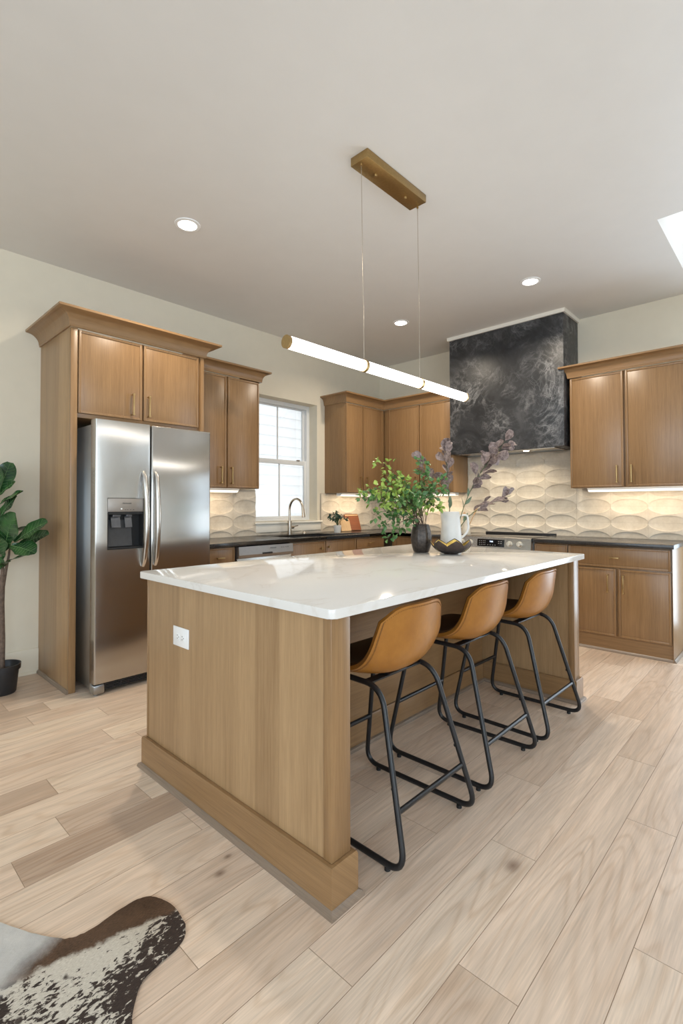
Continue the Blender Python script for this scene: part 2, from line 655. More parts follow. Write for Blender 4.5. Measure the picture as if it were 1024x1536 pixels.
m_tube = mk_emit('pendant_diffuser', (1.0, 0.97, 0.93), 4.5)
m_strip = mk_emit('cabinet_light_diffuser', (1.0, 0.87, 0.68), 1.15)
m_hoodlamp = mk_emit('hood_lamp', (1.0, 0.86, 0.64), 10)
m_led = mk_emit('display_digits', (0.55, 0.70, 1.0), 1.6)

# ------------------------------------------------------------------ the room
ZC = 3.0556
XW, YW = -8.5, -8.0          # far ends of the room behind the camera
T = 0.15


def wall_holes(name, f, a0, a1, z0, z1, holes, mat, thick):
    """wall in the plane spanned by a (horizontal) and z, with rectangular holes; f(a, t, z) -> point"""
    xs = sorted({a0, a1, *[h[0] for h in holes], *[h[1] for h in holes]})
    zs = sorted({z0, z1, *[h[2] for h in holes], *[h[3] for h in holes]})
    mb = MB()
    for i in range(len(xs) - 1):
        for j in range(len(zs) - 1):
            cx, cz = (xs[i] + xs[i + 1]) / 2, (zs[j] + zs[j + 1]) / 2
            if any(h[0] < cx < h[1] and h[2] < cz < h[3] for h in holes):
                continue
            p, q = Vector(f(xs[i], 0, zs[j])), Vector(f(xs[i + 1], thick, zs[j + 1]))
            mb.box(min(p.x, q.x), max(p.x, q.x), min(p.y, q.y), max(p.y, q.y), p.z, q.z)
    bmesh.ops.remove_doubles(mb.bm, verts=mb.bm.verts[:], dist=1e-5)
    # drop the doubled faces inside the wall
    seen = {}
    for fc in mb.bm.faces:
        seen.setdefault(tuple(sorted(v.index for v in fc.verts)), []).append(fc)
    mb.bm.verts.index_update()
    seen = {}
    for fc in mb.bm.faces:
        seen.setdefault(tuple(sorted(v.index for v in fc.verts)), []).append(fc)
    kill = [fc for l in seen.values() if len(l) > 1 for fc in l]
    bmesh.ops.delete(mb.bm, geom=kill, context='FACES')
    return struct(mb.build(name, mat, smooth=0))


WX0, WX1, WZ0, WZ1 = -2.045, -1.155, 1.055, 2.392     # kitchen window opening
WT = 0.20
wall_holes('wall_left', lambda a, t, z: (a, t, z), XW, 0.0, 0, ZC, [(WX0, WX1, WZ0, WZ1)], m_wall, WT)
wall_holes('wall_right', lambda a, t, z: (t, a, z), YW, WT, 0, ZC, [(-4.92, -3.52, 0.02, 2.42)], m_wall, T)
wall_holes('wall_near', lambda a, t, z: (a, YW - t, z), XW - T, T, 0, ZC, [(-7.75, -3.85, 0.5, 2.8)], m_wall, T)
wall_holes('wall_back', lambda a, t, z: (XW - t, a, z), YW, WT, 0, ZC, [(-6.45, -1.95, 0.5, 2.8)], m_wall, T)

# ceiling with the skylight opening
SKX0, SKX1, SKY0, SKY1 = -1.465, -0.32, -4.45, -3.472
mb = MB()
xs = [XW - T, SKX0, SKX1, T]
ys = [YW - T, SKY0, SKY1, WT]
for i in range(3):
    for j in range(3):
        if i == 1 and j == 1:
            continue
        mb.box(xs[i], xs[i + 1], ys[j], ys[j + 1], ZC, ZC + 0.12)
struct(mb.build('ceiling', m_ceil, smooth=0))
# skylight shaft, frame and pane
mb = MB()
SH = 0.75
mb.box(SKX0 - 0.04, SKX0, SKY0 - 0.04, SKY1 + 0.04, ZC + 0.12, ZC + SH)
mb.box(SKX1, SKX1 + 0.04, SKY0 - 0.04, SKY1 + 0.04, ZC + 0.12, ZC + SH)
mb.box(SKX0, SKX1, SKY0 - 0.04, SKY0, ZC + 0.12, ZC + SH)
mb.box(SKX0, SKX1, SKY1, SKY1 + 0.04, ZC + 0.12, ZC + SH)
sk = struct(mb.build('window_2', m_ceil, smooth=0))
mb = MB()
mb.box(SKX0, SKX1, SKY0, SKY0 + 0.05, ZC + SH, ZC + SH + 0.05)
mb.box(SKX0, SKX1, SKY1 - 0.05, SKY1, ZC + SH, ZC + SH + 0.05)
mb.box(SKX0, SKX0 + 0.05, SKY0, SKY1, ZC + SH, ZC + SH + 0.05)
mb.box(SKX1 - 0.05, SKX1, SKY0, SKY1, ZC + SH, ZC + SH + 0.05)
mb.build('window_frame', m_white, sk, 0)
MB().box(SKX0 + 0.05, SKX1 - 0.05, SKY0 + 0.05, SKY1 - 0.05, ZC + SH + 0.02, ZC + SH + 0.026).build('pane', m_glass, sk, 0)

# floor: individual boards in one mesh over a dark subfloor
PW = 0.164
PY0 = -3.126
random.seed(11)
joints = {  # row -> [(x of the end joint, tone of the board that starts there)], row k spans PY0-k*PW .. PY0-(k+1)*PW
    0: [(-2.977, .38), (-4.2, .62)], 1: [(-1.927, .3), (-3.44, .70)], 2: [(-2.449, .40), (-3.96, .68)], 3: [(-2.965, .52), (-4.6, .6)],
    4: [(-3.585, .66)], -1: [(-3.55, .52), (-2.2, .72)], -2: [(-4.442, .78), (-3.2, .45)], -3: [(-3.498, .5), (-2.3, .7)], -4: [(-5.2, .75)],
    -5: [(-4.135, .7), (-5.5, .78)], -6: [(-4.675, .12)], -7: [(-4.489, .42), (-4.174, .95)],
    -8: [(-5.1, .82), (-3.6, .6)], -9: [(-4.428, .88), (-5.6, .22)], -10: [(-3.95, .6), (-5.3, .72)], -11: [(-4.064, .95), (-5.4, .62)],
    -12: [(-4.6, .78)], -13: [(-3.962, .72), (-5.2, .9)], -14: [(-4.3, .6)]}
mb = MB()
tl = mb.bm.faces.layers.float.new('tone')
rl = mb.bm.faces.layers.float.new('rnd')
k = -22
while PY0 - k * PW > YW - 0.2:
    y1, y0 = PY0 - k * PW, PY0 - (k + 1) * PW
    k += 1
    kk = k - 1
    if y0 > 0.02:
        continue
    js = joints.get(kk)
    cuts = []
    if js:
        cuts = sorted(js)
        x = cuts[-1][0] + random.uniform(1.1, 1.9)
        while x < 0:
            cuts.append((x, random.uniform(.3, .9)))
            x += random.uniform(0.9, 1.9)
        x = cuts[0][0] - random.uniform(1.0, 1.9)
        while x > XW:
            cuts.insert(0, (x, random.uniform(.3, .9)))
            x -= random.uniform(0.9, 1.9)
    else:
        x = XW + random.uniform(0.2, 1.5)
        while x < 0:
            cuts.append((x, random.uniform(.25, .9)))
            x += random.uniform(0.8, 1.9)
    cuts.insert(0, (XW - T, random.uniform(.3, .9)))
    for i, (x0, tone) in enumerate(cuts):
        x1 = cuts[i + 1][0] if i + 1 < len(cuts) else T
        g, h, b = 0.0003, 0.0014, 0.0008
        lo = [mb.bm.verts.new(p) for p in ((x0 + g, y0 + g, -h), (x1 - g, y0 + g, -h), (x1 - g, y1 - g, -h), (x0 + g, y1 - g, -h))]
        hi = [mb.bm.verts.new(p) for p in ((x0 + g + b, y0 + g + b, 0), (x1 - g - b, y0 + g + b, 0), (x1 - g - b, y1 - g - b, 0), (x0 + g + b, y1 - g - b, 0))]
        rv = random.random()
        fs = [mb.bm.faces.new(hi)]
        for q in range(4):
            fs.append(mb.bm.faces.new((lo[q], lo[(q + 1) % 4], hi[(q + 1) % 4], hi[q])))
        for f in fs:
            f[tl] = tone if f is fs[0] else -1.0
            f[rl] = rv
# subfloor slab seen as the dark line in each seam
mb.box(XW - T, T, YW - T, WT, -0.06, -0.0014)
for f in list(mb.bm.faces)[-6:]:
    f[tl] = -1.0
struct(mb.build('floor', m_floor, smooth=0))

# baseboard along the left wall beside the plant
mb = MB()
mb.sweep([(0, 0.001), (-0.017, 0.001), (-0.017, 0.172), (-0.012, 0.182), (0, 0.182)],
         [lambda p: (XW, p[0], p[1]), lambda p: (-4.014, p[0], p[1])])
mb.sweep([(-0.017, 0.001), (-0.030, 0.001), (-0.030, 0.010), (-0.024, 0.018), (-0.017, 0.021)],
         [lambda p: (XW, p[0], p[1]), lambda p: (-4.03, p[0], p[1])])
struct(mb.build('baseboard_left', m_base, smooth=30))

# window frames of the openings the daylight comes through
for nm, f, a0, a1, z0, z1, cnt in (('window_3', lambda a, t, z: (a, YW - 0.06 - t, z), -7.75, -3.85, 0.5, 2.8, 3),
                                   ('window_4', lambda a, t, z: (XW - 0.06 - t, a, z), -6.45, -1.95, 0.5, 2.8, 3),
                                   ('door_1', lambda a, t, z: (0.06 + t, a, z), -4.92, -3.52, 0.02, 2.42, 1)):
    mb = MB()

    def bar(p0, p1, q0, q1):
        A, B = Vector(f(p0, 0, q0)), Vector(f(p1, 0.05, q1))
        mb.box(min(A.x, B.x), max(A.x, B.x), min(A.y, B.y), max(A.y, B.y), q0, q1)
    bar(a0, a1, z0, z0 + 0.07)
    bar(a0, a1, z1 - 0.07, z1)
    for i in range(cnt + 1):
        c = a0 + 0.035 + (a1 - a0 - 0.07) * i / cnt
        bar(c - 0.035, c + 0.035, z0 + 0.07, z1 - 0.07)
    wf = struct(mb.build(nm, m_white, smooth=0))
    for i in range(cnt):
        p0, p1 = [a0 + 0.035 + (a1 - a0 - 0.07) * (i + q) / cnt for q in (0, 1)]
        A, B = Vector(f(p0 + 0.03, 0.022, z0 + 0.065)), Vector(f(p1 - 0.03, 0.028, z1 - 0.065))
        MB().box(A.x, B.x, A.y, B.y, A.z, B.z).build('pane', m_glass, wf, 0)

# ---- kitchen window
win = thing('window_1', '', '', (0, 0, 0))
del win['label'], win['category']
struct(win)
mb = MB()
FY = 0.13
fo = 0.045
mb.box(WX0, WX0 + fo, FY, WT, WZ0, WZ1, 0.003)
mb.box(WX1 - fo, WX1, FY, WT, WZ0, WZ1, 0.003)
mb.box(WX0 + fo, WX1 - fo, FY, WT, WZ1 - fo, WZ1, 0.003)
mb.box(WX0 + fo, WX1 - fo, FY, WT, WZ0, WZ0 + 0.02, 0.003)
mb.build('window_frame', m_white, win)
MZ = 1.715


def sash(name, y0, y1, z0, z1, st, bot, top):
    mb = MB()
    a, b = WX0 + fo, WX1 - fo
    mb.box(a, a + st, y0, y1, z0, z1, 0.003)
    mb.box(b - st, b, y0, y1, z0, z1, 0.003)
    mb.box(a + st, b - st, y0, y1, z0, z0 + bot, 0.003)
    mb.box(a + st, b - st, y0, y1, z1 - top, z1, 0.003)
    s = mb.build(name, m_white, win)
    c = (a + b) / 2
    ym = (y0 + y1) / 2
    MB().box(c - 0.008, c + 0.008, ym - 0.006, ym + 0.006, z0 + bot, z1 - top, 0.002).build('muntin', m_white, s)
    MB().box(a + st - 0.004, b - st + 0.004, ym - 0.002, ym + 0.002, z0 + bot - 0.004, z1 - top + 0.004).build('pane', m_glass, s, 0)


sash('upper_sash', 0.168, 0.195, MZ - 0.01, WZ1 - fo, 0.032, 0.03, 0.012)
sash('lower_sash', 0.135, 0.165, WZ0 + 0.02, MZ + 0.025, 0.036, 0.03, 0.05)
MB().box(-1.36, -1.31, 0.122, 0.137, MZ + 0.02, MZ + 0.034, 0.004).build('sash_lock', m_nickel, win)
mb = MB()
mb.box(WX0 - 0.02, WX1 + 0.06, -0.035, 0.0, 1.028, 1.05, 0.006)
mb.box(WX0 + 0.001, WX1 - 0.001, -0.005, FY, 1.0565, 1.0585)
mb.build('window_sill', m_trim, win)
MB().box(WX0, WX1 + 0.045, -0.017, -0.0005, 0.942, 1.028, 0.003).build('apron', m_trim, win)

# the neighbouring house outside the window
nb = thing('neighbouring_house', 'white lap-sided house wall close outside the kitchen window', 'house', (0.5, 2.5, 0))
mb = MB()
for i in range(30):
    z = -0.6 + i * 0.168
    mb.prism([(0, z), (-0.032, z), (-0.006, z + 0.168), (0, z + 0.168)], lambda a, b, t: (-5 + t, a, b), 10)
mb.build('siding', m_vinylsiding, nb, 0)

# ------------------------------------------------------------------ cabinet builders (local frame: front looks to -Y, width along X, back on y = 0)


def bar_handle(parent, x, z, length, y, vertical=True, mat=None):
    mb = MB()
    w = 0.0055
    o = 0.030
    h = length / 2
    if vertical:
        mb.box(x - w, x + w, y - o - w, y - o + w, z - h, z + h, 0.0015)
        for s in (-1, 1):
            zz = z + s * (h - 0.006)
            mb.box(x - 0.0075, x + 0.0075, y - o - 0.0075, y - o + 0.0075, zz - 0.006, zz + 0.006, 0.0015)
            mb.cyl((x, y, zz), (x, y - o, zz), 0.005, 10)
    else:
        mb.box(x - h, x + h, y - o - w, y - o + w, z - w, z + w, 0.0015)
        for s in (-1, 1):
            xx = x + s * (h - 0.010)
            mb.cyl((xx, y, z), (xx, y - o, z), 0.0045, 10)
    return mb.build('handle', mat or m_brass, parent)


def knob(parent, x, z, y):
    mb = MB()
    mb.cyl((x, y, z), (x, y - 0.016, z), 0.005, 12)
    mb.cyl((x, y - 0.014, z), (x, y - 0.026, z), 0.0125, 16)
    return mb.build('knob', m_brass, parent)


def front(parent, name, x0, x1, z0, z1, y, th=0.02, rail=0.016, mat=None):
    """slim-framed slab front: y is the carcass face, the front stands th proud of it"""
    mb = MB()
    yf = y - th
    mb.box(x0, x1, yf + 0.005, y, z0, z1, 0.0015)
    mb.box(x0, x0 + rail, yf, yf + 0.006, z0, z1, 0.0018)
    mb.box(x1 - rail, x1, yf, yf + 0.006, z0, z1, 0.0018)
    mb.box(x0 + rail, x1 - rail, yf, yf + 0.006, z0, z0 + rail, 0.0018)
    mb.box(x0 + rail, x1 - rail, yf, yf + 0.006, z1 - rail, z1, 0.0018)
    return mb.build(name, mat or oak_z, parent)


def cove(proj, h, n=8):
    """crown profile as (outward, up) points, closed on the cabinet side"""
    pts = [(0.0, 0.0), (0.012, 0.0), (0.012, 0.012)]
    for i in range(n + 1):
        a = PI / 2 * i / n
        pts.append((0.014 + (proj - 0.016) * (1 - math.cos(a)), 0.014 + (h - 0.030) * math.sin(a)))
    pts += [(proj, h - 0.014), (proj, h), (-0.004, h)]
    return pts


def crown(parent, x0, x1, yf, z, proj, h, left='return', right='return', name='crown_moulding', yb=0.0):
    """crown along the front with mitred side returns; left/right: 'return', 'cut' or 'mitre' (inner corner)"""
    mb = MB()
    pr = cove(proj, h)
    path = []
    if left == 'return':
        path.append(lambda p: (x0 - p[0], yb - 0.002, z + p[1]))
        path.append(lambda p: (x0 - p[0], yf - p[0], z + p[1]))
    elif left == 'mitre':
        path.append(lambda p: (x0 + p[0], yf - p[0], z + p[1]))
    else:
        path.append(lambda p: (x0, yf - p[0], z + p[1]))
    if right == 'return':
        path.append(lambda p: (x1 + p[0], yf - p[0], z + p[1]))
        path.append(lambda p: (x1 + p[0], yb - 0.002, z + p[1]))
    elif right == 'mitre':
        path.append(lambda p: (x1 - p[0], yf - p[0], z + p[1]))
    else:
        path.append(lambda p: (x1, yf - p[0], z + p[1]))
    mb.sweep(pr, path)
    return mb.build(name, oak_x, parent, 40)


RZ = -PI / 2      # rotation that turns the local frame to the range wall: local X -> world -Y, local -Y -> world -X
CT = 0.914        # worktop height
UZ0, UZ1 = 1.375, 2.400

# ------------------------------------------------------------------ refrigerator surround
fs = thing('refrigerator_cabinet', 'tall oak cabinet with side panels boxed around the refrigerator', 'cabinet', (-4.0124, -0.002, 0))
W = 0.985
D = 0.632
mb = MB()
mb.box(0, 0.020, -D + 0.0165, 0, 0.0, 2.405, 0.001)
mb.build('side_panel', oak_band, fs)  # sheen on this side is put into the lighter veneer colour
mb = MB()
mb.box(0, 0.042, -D - 0.006, -D + 0.016, 0.0, 2.405, 0.002)
mb.build('stile', oak_z, fs)
mb = MB()
mb.box(W - 0.03, W, -D - 0.006, 0, 0.0, 2.405, 0.002)
mb.build('side_panel', oak_z, fs)
MB().box(0.021, W - 0.031, -D + 0.018, 0, 1.815, 2.405, 0.001).build('carcass', oak_x, fs)
for x0, x1, hx in ((0.048, 0.478, 0.405), (0.492, 0.935, 0.522)):
    d_ = front(fs, 'door', x0, x1, 1.843, 2.396, -D + 0.0175, 0.026)
    bar_handle(d_, hx, 1.945, 0.155, -D - 0.0085)
crown(fs, 0, W, -D - 0.006, 2.4055, 0.102, 0.108)
mb = MB()
pr = [(0, 0.001), (0.016, 0.001), (0.016, 0.006), (0.006, 0.022), (0, 0.024)]
mb.sweep(pr, [lambda p: (-p[0], 0, p[1]), lambda p: (-p[0], -D - 0.006 - p[0] * 0.2, p[1])])
mb.build('shoe_moulding', oak_shoe_y, fs)

# ------------------------------------------------------------------ refrigerator
fx0, fx1, fyf, fzt, fxm = -3.925, -3.085, -0.832, 1.786, -3.5552
fr = thing('refrigerator', 'stainless side-by-side refrigerator with ice and water dispenser in its left door', 'refrigerator', (fx0, -0.03, 0))
FW, FD, FM = fx1 - fx0, fyf + 0.03, fxm - fx0
MB().box(0.012, FW - 0.004, FD + 0.085, 0, 0.03, 1.762, 0.006).build('body', m_steel_side, fr)


def fridge_door(x0, x1, hole=None):
    mb = MB()
    y0, y1 = FD, FD + 0.075
    z0, z1 = 0.082, fzt
    if hole is None:
        mb.box(x0, x1, y0, y1, z0, z1, 0.010, 3)
    else:
        hx0, hx1, hz0, hz1 = hole
        # one door skin with a rectangular recess: built as a ring of faces with rounded vertical edges
        b = 0.010
        outer = []
        for i in range(4):
            a = PI / 2 * i / 3
            outer.append((x0 + b - b * math.cos(a), y0 + b - b * math.sin(a)))
        for i in range(4):
            a = PI / 2 * i / 3
            outer.append((x1 - b + b * math.sin(a), y0 + b - b * math.cos(a)))
        outer += [(x1, y1), (x0, y1)]
        mb2 = mb.bm
        lo = [mb2.verts.new((p[0], p[1], z0)) for p in outer]
        hi = [mb2.verts.new((p[0], p[1], z1)) for p in outer]
        n = len(outer)
        for i in range(n):
            j = (i + 1) % n
            if i == 3:
                continue
            mb2.faces.new((lo[i], lo[j], hi[j], hi[i]))
        mb2.faces.new(lo[::-1])
        mb2.faces.new(hi)
        h = [mb2.verts.new(p) for p in ((hx0, y0, hz0), (hx1, y0, hz0), (hx1, y0, hz1), (hx0, y0, hz1))]
        A, B_, C_, D_ = lo[3], lo[4], hi[4], hi[3]
        mb2.faces.new((A, B_, h[1], h[0]))
        mb2.faces.new((B_, C_, h[2], h[1]))
        mb2.faces.new((C_, D_, h[3], h[2]))
        mb2.faces.new((D_, A, h[0], h[3]))
        dpt = 0.07
        g = [mb2.verts.new((v.co.x, y0 + dpt, v.co.z)) for v in h]
        for i in range(4):
            j = (i + 1) % 4
            mb2.faces.new((h[i], h[j], g[j], g[i]))
        mb2.faces.new(g)
    return mb


def fridge_handle(parent, x, s):
    pts = []
    for i in range(25):
        t = i / 24
        z = 0.812 + t * (1.457 - 0.812)
        bow = math.sin(PI * t) ** 0.55 if 0 < t < 1 else 0
        pts.append((x + s * 0.004 * math.sin(PI * t), FD - 0.004 - 0.058 * bow, z))
    mb = MB()
    # flattened bar: sweep an oval
    n = 12
    rows = []
    for i, p in enumerate(pts):
        a = Vector(pts[max(i - 1, 0)])
        b = Vector(pts[min(i + 1, 24)])
        t = (b - a).normalized()
        side = Vector((1, 0, 0))
        nn = t.cross(side).normalized()
        w = 0.0165 * (0.75 + 0.25 * math.sin(PI * i / 24))
        rows.append([mb.bm.verts.new(Vector(p) + side * w * math.cos(2 * PI * k / n) + nn * 0.009 * math.sin(2 * PI * k / n)) for k in range(n)])
    for a, b in zip(rows, rows[1:]):
        for k in range(n):
            mb.bm.faces.new((a[k], a[(k + 1) % n], b[(k + 1) % n], b[k]))
    mb.bm.faces.new(rows[0][::-1])
    mb.bm.faces.new(rows[-1])
    return mb.build('handle', m_nickel_h, parent, 60)


m_nickel_h = speckled('satin_steel_handle', (0.66, 0.64, 0.60), 0.24, 1.0, var=0.03, scale=60)
dx0, dx1, dz0, dz1 = 0.077, 0.320, 0.936, 1.277
ld = fridge_door(0.0, FM - 0.004, (dx0, dx1, dz0, dz1)).build('door', m_steel, fr, 30)
rd = fridge_door(FM + 0.004, FW).build('door', m_steel, fr, 30)
fridge_handle(ld, -3.611 - fx0, 1)
fridge_handle(rd, -3.524 - fx0, -1)
# dispenser
m_disp = speckled('grey_dispenser_panel', (0.36, 0.33, 0.30), 0.4, 0.6, var=0.03)
mb = MB()
e = 0.003
mb.box(dx0 + e, dx1 - e, FD + 0.002, FD + 0.03, 1.184, dz1 - e, 0.003)
dp = mb.build('dispenser_panel', m_disp, ld)
text_part('FRIGIDAIRE', 0.012, m_dkplastic, dp, 'brand_lettering', Matrix.Translation((0.205, FD + 0.0015, 1.240)) @ Matrix.Rotation(PI / 2, 4, 'X'))
MB().cyl((0.168, FD + 0.003, 1.204), (0.168, FD - 0.0005, 1.204), 0.0055, 16).build('indicator_button', m_plastic, dp)
mb = MB()
for q in (0.19, 0.205, 0.225, 0.245):
    mb.box(q, q + 0.008, FD + 0.001, FD + 0.003, 1.196, 1.199)
mb.build('button_marks', m_dkplastic, dp, 0)
mb = MB()
mb.box(dx0 + e, dx1 - e, FD + 0.005, FD + 0.03, 1.166, 1.184, 0.002)
mb.box(dx0 + e, dx1 - e, FD + 0.060, FD + 0.069, dz0 + e, 1.166)
mb.box(dx0 + e, dx0 + 0.008, FD + 0.004, FD + 0.06, dz0 + e, 1.166)
mb.box(dx1 - 0.008, dx1 - e, FD + 0.004, FD + 0.06, dz0 + e, 1.166)
mb.box(dx0 + 0.008, dx1 - 0.008, FD + 0.004, FD + 0.06, dz0 + e, dz0 + 0.012)
dr = mb.build('dispenser_recess', m_void, ld, 0)
mb = MB()
mb.prism([(0.010, 1.13), (0.014, 1.13), (-0.035 + 0.03, 0.955), (-0.012, 0.955)], lambda a, b, t: (dx0 + 0.012 + t, FD + 0.045 + a, b), 0.165)
mb.build('dispenser_back', m_dkplastic, dr, 0)
for xa, xb in ((dx0 + 0.035, dx0 + 0.095), (dx0 + 0.125, dx0 + 0.172)):
    mb = MB()
    mb.prism([(0.0, 1.150), (0.006, 1.150), (-0.010, 1.080), (-0.016, 1.080)], lambda a, b, t: (xa + t, FD + 0.036 + a, b), xb - xa)
    mb.box(xa + 0.005, xb - 0.005, FD + 0.012, FD + 0.05, 1.150, 1.166, 0.003)
    mb.build('dispenser_paddle', m_paddle if 'm_paddle' in globals() else speckled('smoky_paddle', (0.10, 0.10, 0.105), 0.15, var=0.1), dr, 20)
# base grille and feet
mb = MB()
mb.box(0.085, FW - 0.085, FD + 0.06, FD + 0.085, 0.018, 0.076)
for i in range(5):
    z = 0.022 + i * 0.011
    mb.box(0.085, FW - 0.085, FD + 0.045, FD + 0.062, z, z + 0.005, 0.001)
for i in range(14):
    x = 0.09 + i * (FW - 0.18) / 13
    mb.box(x - 0.002, x + 0.002, FD + 0.047, FD + 0.062, 0.020, 0.074)
mb.build('base_grille', m_dkplastic, fr, 0)
for x in (0.0, FW - 0.075):
    mb = MB()
    mb.box(x + 0.002, x + 0.073, FD + 0.012, FD + 0.09, 0.012, 0.072, 0.01)
    mb.cyl((x + 0.035, FD + 0.05, 0.0), (x + 0.035, FD + 0.05, 0.014), 0.018, 16)
    mb.build('front_foot', m_steel_side, fr)
for x in (0.03, FW - 0.09):
    MB().box(x, x + 0.06, FD + 0.08, FD + 0.16, 1.7622, 1.78, 0.005).build('hinge_cover', m_steel_side, fr)

# ------------------------------------------------------------------ wall cabinets


def wall_cabinet(label, loc, rz, width, depth, z0, z1, doors, ends, cr, panel_ends=(True, True)):
    t = thing('wall_cabinet', label, 'cabinet', loc, rz)
    mb = MB()
    mb.box(0, width, -depth + 0.021, -0.001, z0, z1, 0.0015)
    mb.build('carcass', oak_z, t)
    for x0, x1, hx in doors:
        d_ = front(t, 'door', x0, x1, z0 + 0.006, z1 - 0.008, -depth + 0.0205, 0.0205)
        if hx is not None:
            bar_handle(d_, hx, z0 + 0.113, 0.152, -depth)
    crown(t, *cr[0], **cr[1])
    return t


# over the worktop, right of the refrigerator
x0c = -3.026
w2 = -2.2454 - x0c
wc = wall_cabinet('two-door oak wall cabinet between the refrigerator cabinet and the window', (x0c, 0, 0), 0, w2, 0.35, UZ0 + 0.008, UZ1,
                  [(0.006, -2.622 - x0c, -2.687 - x0c), (-2.606 - x0c, w2 - 0.012, -2.589 - x0c + 0.012)], None,
                  ((0.0, w2, -0.351, UZ1 + 0.0005, 0.078, 0.10), dict(left='cut', right='return')))
# corner cabinet: the run on the window wall and the run on the range wall
xc0 = -1.0315
cc = wall_cabinet('oak wall cabinet with two narrow doors right of the window, in the corner', (xc0, 0, 0), 0, 1.030, 0.35, UZ0 - 0.008, UZ1,
                  [(0.004, 0.283, 0.236), (0.297, 0.668, 0.345)], None,
                  ((0.0, 0.681, -0.351, UZ1 + 0.0005, 0.075, 0.105), dict(left='return', right='mitre')))
yc0 = 0.352
rcb = wall_cabinet('oak wall cabinet between the corner and the black range hood', (0, -yc0, 0), RZ, 1.309 - yc0, 0.35, UZ0 - 0.008, UZ1,
                   [(0.075, 0.516, 0.472), (0.532, 0.945, 0.581)], None,
                   ((-0.001, 1.309 - yc0, -0.351, UZ1 + 0.0005, 0.075, 0.105), dict(left='mitre', right='cut')))
# right of the hood
rcr = wall_cabinet('large two-door oak wall cabinet right of the black range hood', (0, -2.5467, 0), RZ, 0.915, 0.35, UZ0 + 0.004, UZ1,
                   [(0.006, 0.447, 0.398), (0.466, 0.905, 0.510)], None,
                   ((0.0, 0.915, -0.351, UZ1 + 0.0005, 0.075, 0.105), dict(left='return', right='return')))


def under_light(label, loc, rz, width, power):
    t = thing('cabinet_light', label, 'light', loc, rz, 'under-cabinet light bars')
    mb = MB()
    mb.prism([(-0.235, 0.0), (-0.235, -0.006), (-0.205, -0.032), (-0.15, -0.032), (-0.15, 0.0)], lambda a, b, q: (q, a, b), width)
    mb.build('housing', m_plastic, t, 0)
    mb = MB()
    mb.prism([(-0.2365, -0.004), (-0.2085, -0.0300), (-0.2060, -0.0345), (-0.149, -0.0345), (-0.149, -0.0322), (-0.2045, -0.0322), (-0.2345, -0.006)], lambda a, b, q: (0.004 + q, a, b), width - 0.008)
    mb.build('diffuser', m_strip, t, 0)
    area('cabinet_light_glow', (width / 2, -0.19, -0.04), (0, 0.30, -1), width * 0.95, 0.04, power, (1.0, 0.80, 0.56), parent=t)
    return t


under_light('cream light bar under the wall cabinet beside the refrigerator', (-2.98, 0, UZ0 + 0.0075), 0, 0.58, 1.5)
under_light('cream light bar under the corner cabinet right of the window', (-0.985, 0, UZ0 - 0.0085), 0, 0.60, 1.6)
under_light('cream light bar under the wall cabinet left of the hood', (0, -0.42, UZ0 - 0.0085), RZ, 0.85, 2.0)
under_light('cream light bar under the wall cabinet right of the hood', (0, -2.66, UZ0 + 0.0035), RZ, 0.78, 1.9)

# ------------------------------------------------------------------ base cabinets
TOE = 0.124
BD = 0.59


def base_cabinet(label, loc, rz, width, fronts, end_right=False, hollow=False):
    t = thing('base_cabinet', label, 'cabinet', loc, rz)
    mb = MB()
    if hollow:
        mb.box(0, 0.018, -BD, -0.002, TOE, 0.879)
        mb.box(width - 0.018, width, -BD, -0.002, TOE, 0.879)
        mb.box(0.018, width - 0.018, -BD, -0.002, TOE, TOE + 0.018)
        mb.box(0.018, width - 0.018, -0.020, -0.002, TOE + 0.018, 0.879)
        mb.box(0.018, width - 0.018, -BD, -BD + 0.018, 0.80, 0.879)
    else:
        mb.box(0, width, -BD, -0.002, TOE, 0.879, 0.0015)
    mb.build('carcass', oak_z, t)
    mb = MB()
    mb.box(0, width, -BD + (0.0 if end_right else 0.06), -BD + 0.075, 0.001, TOE - 0.001)
    mb.build('toe_kick', oak_x, t)
    for kind, x0, x1, z0, z1, h in fronts:
        d_ = front(t, kind, x0, x1, z0, z1, -BD - 0.0005, 0.0205)
        if h is None:
            continue
        if h[0] == 'pull':
            bar_handle(d_, h[1], h[2], 0.07, -BD - 0.021, False)
        elif h[0] == 'bar':
            bar_handle(d_, h[1], h[2], 0.152, -BD - 0.021)
        else:
            knob(d_, h[1], h[2], -BD - 0.021)
    return t


ZD0, ZD1 = 0.703, 0.872
# window wall, left to right
base_cabinet('narrow oak drawer cabinet between the refrigerator and the dishwasher', (-3.022, 0, 0), 0, 0.318,
             [('drawer', 0.006, 0.312, ZD0, ZD1, ('pull', 0.160, 0.79)), ('drawer', 0.006, 0.312, 0.42, 0.694, ('pull', 0.16, 0.56)), ('drawer', 0.006, 0.312, 0.135, 0.411, ('pull', 0.16, 0.28))])
base_cabinet('oak sink cabinet with two brass-knobbed doors under the faucet', (-2.088, 0, 0), 0, 0.930,
             [('door', 0.006, 0.460, 0.135, 0.866, ('knob', 0.395, 0.796)), ('door', 0.469, 0.924, 0.135, 0.866, ('knob', 0.497, 0.806))], hollow=True)
base_cabinet('oak drawer cabinet right of the sink near the corner', (-1.156, 0, 0), 0, 0.50,
             [('drawer', 0.006, 0.470, ZD0 + 0.05, ZD1 - 0.012, ('pull', 0.223, 0.808)), ('drawer', 0.006, 0.470, 0.42, 0.744, ('pull', 0.223, 0.58)), ('drawer', 0.006, 0.470, 0.135, 0.411, ('pull', 0.223, 0.28))])
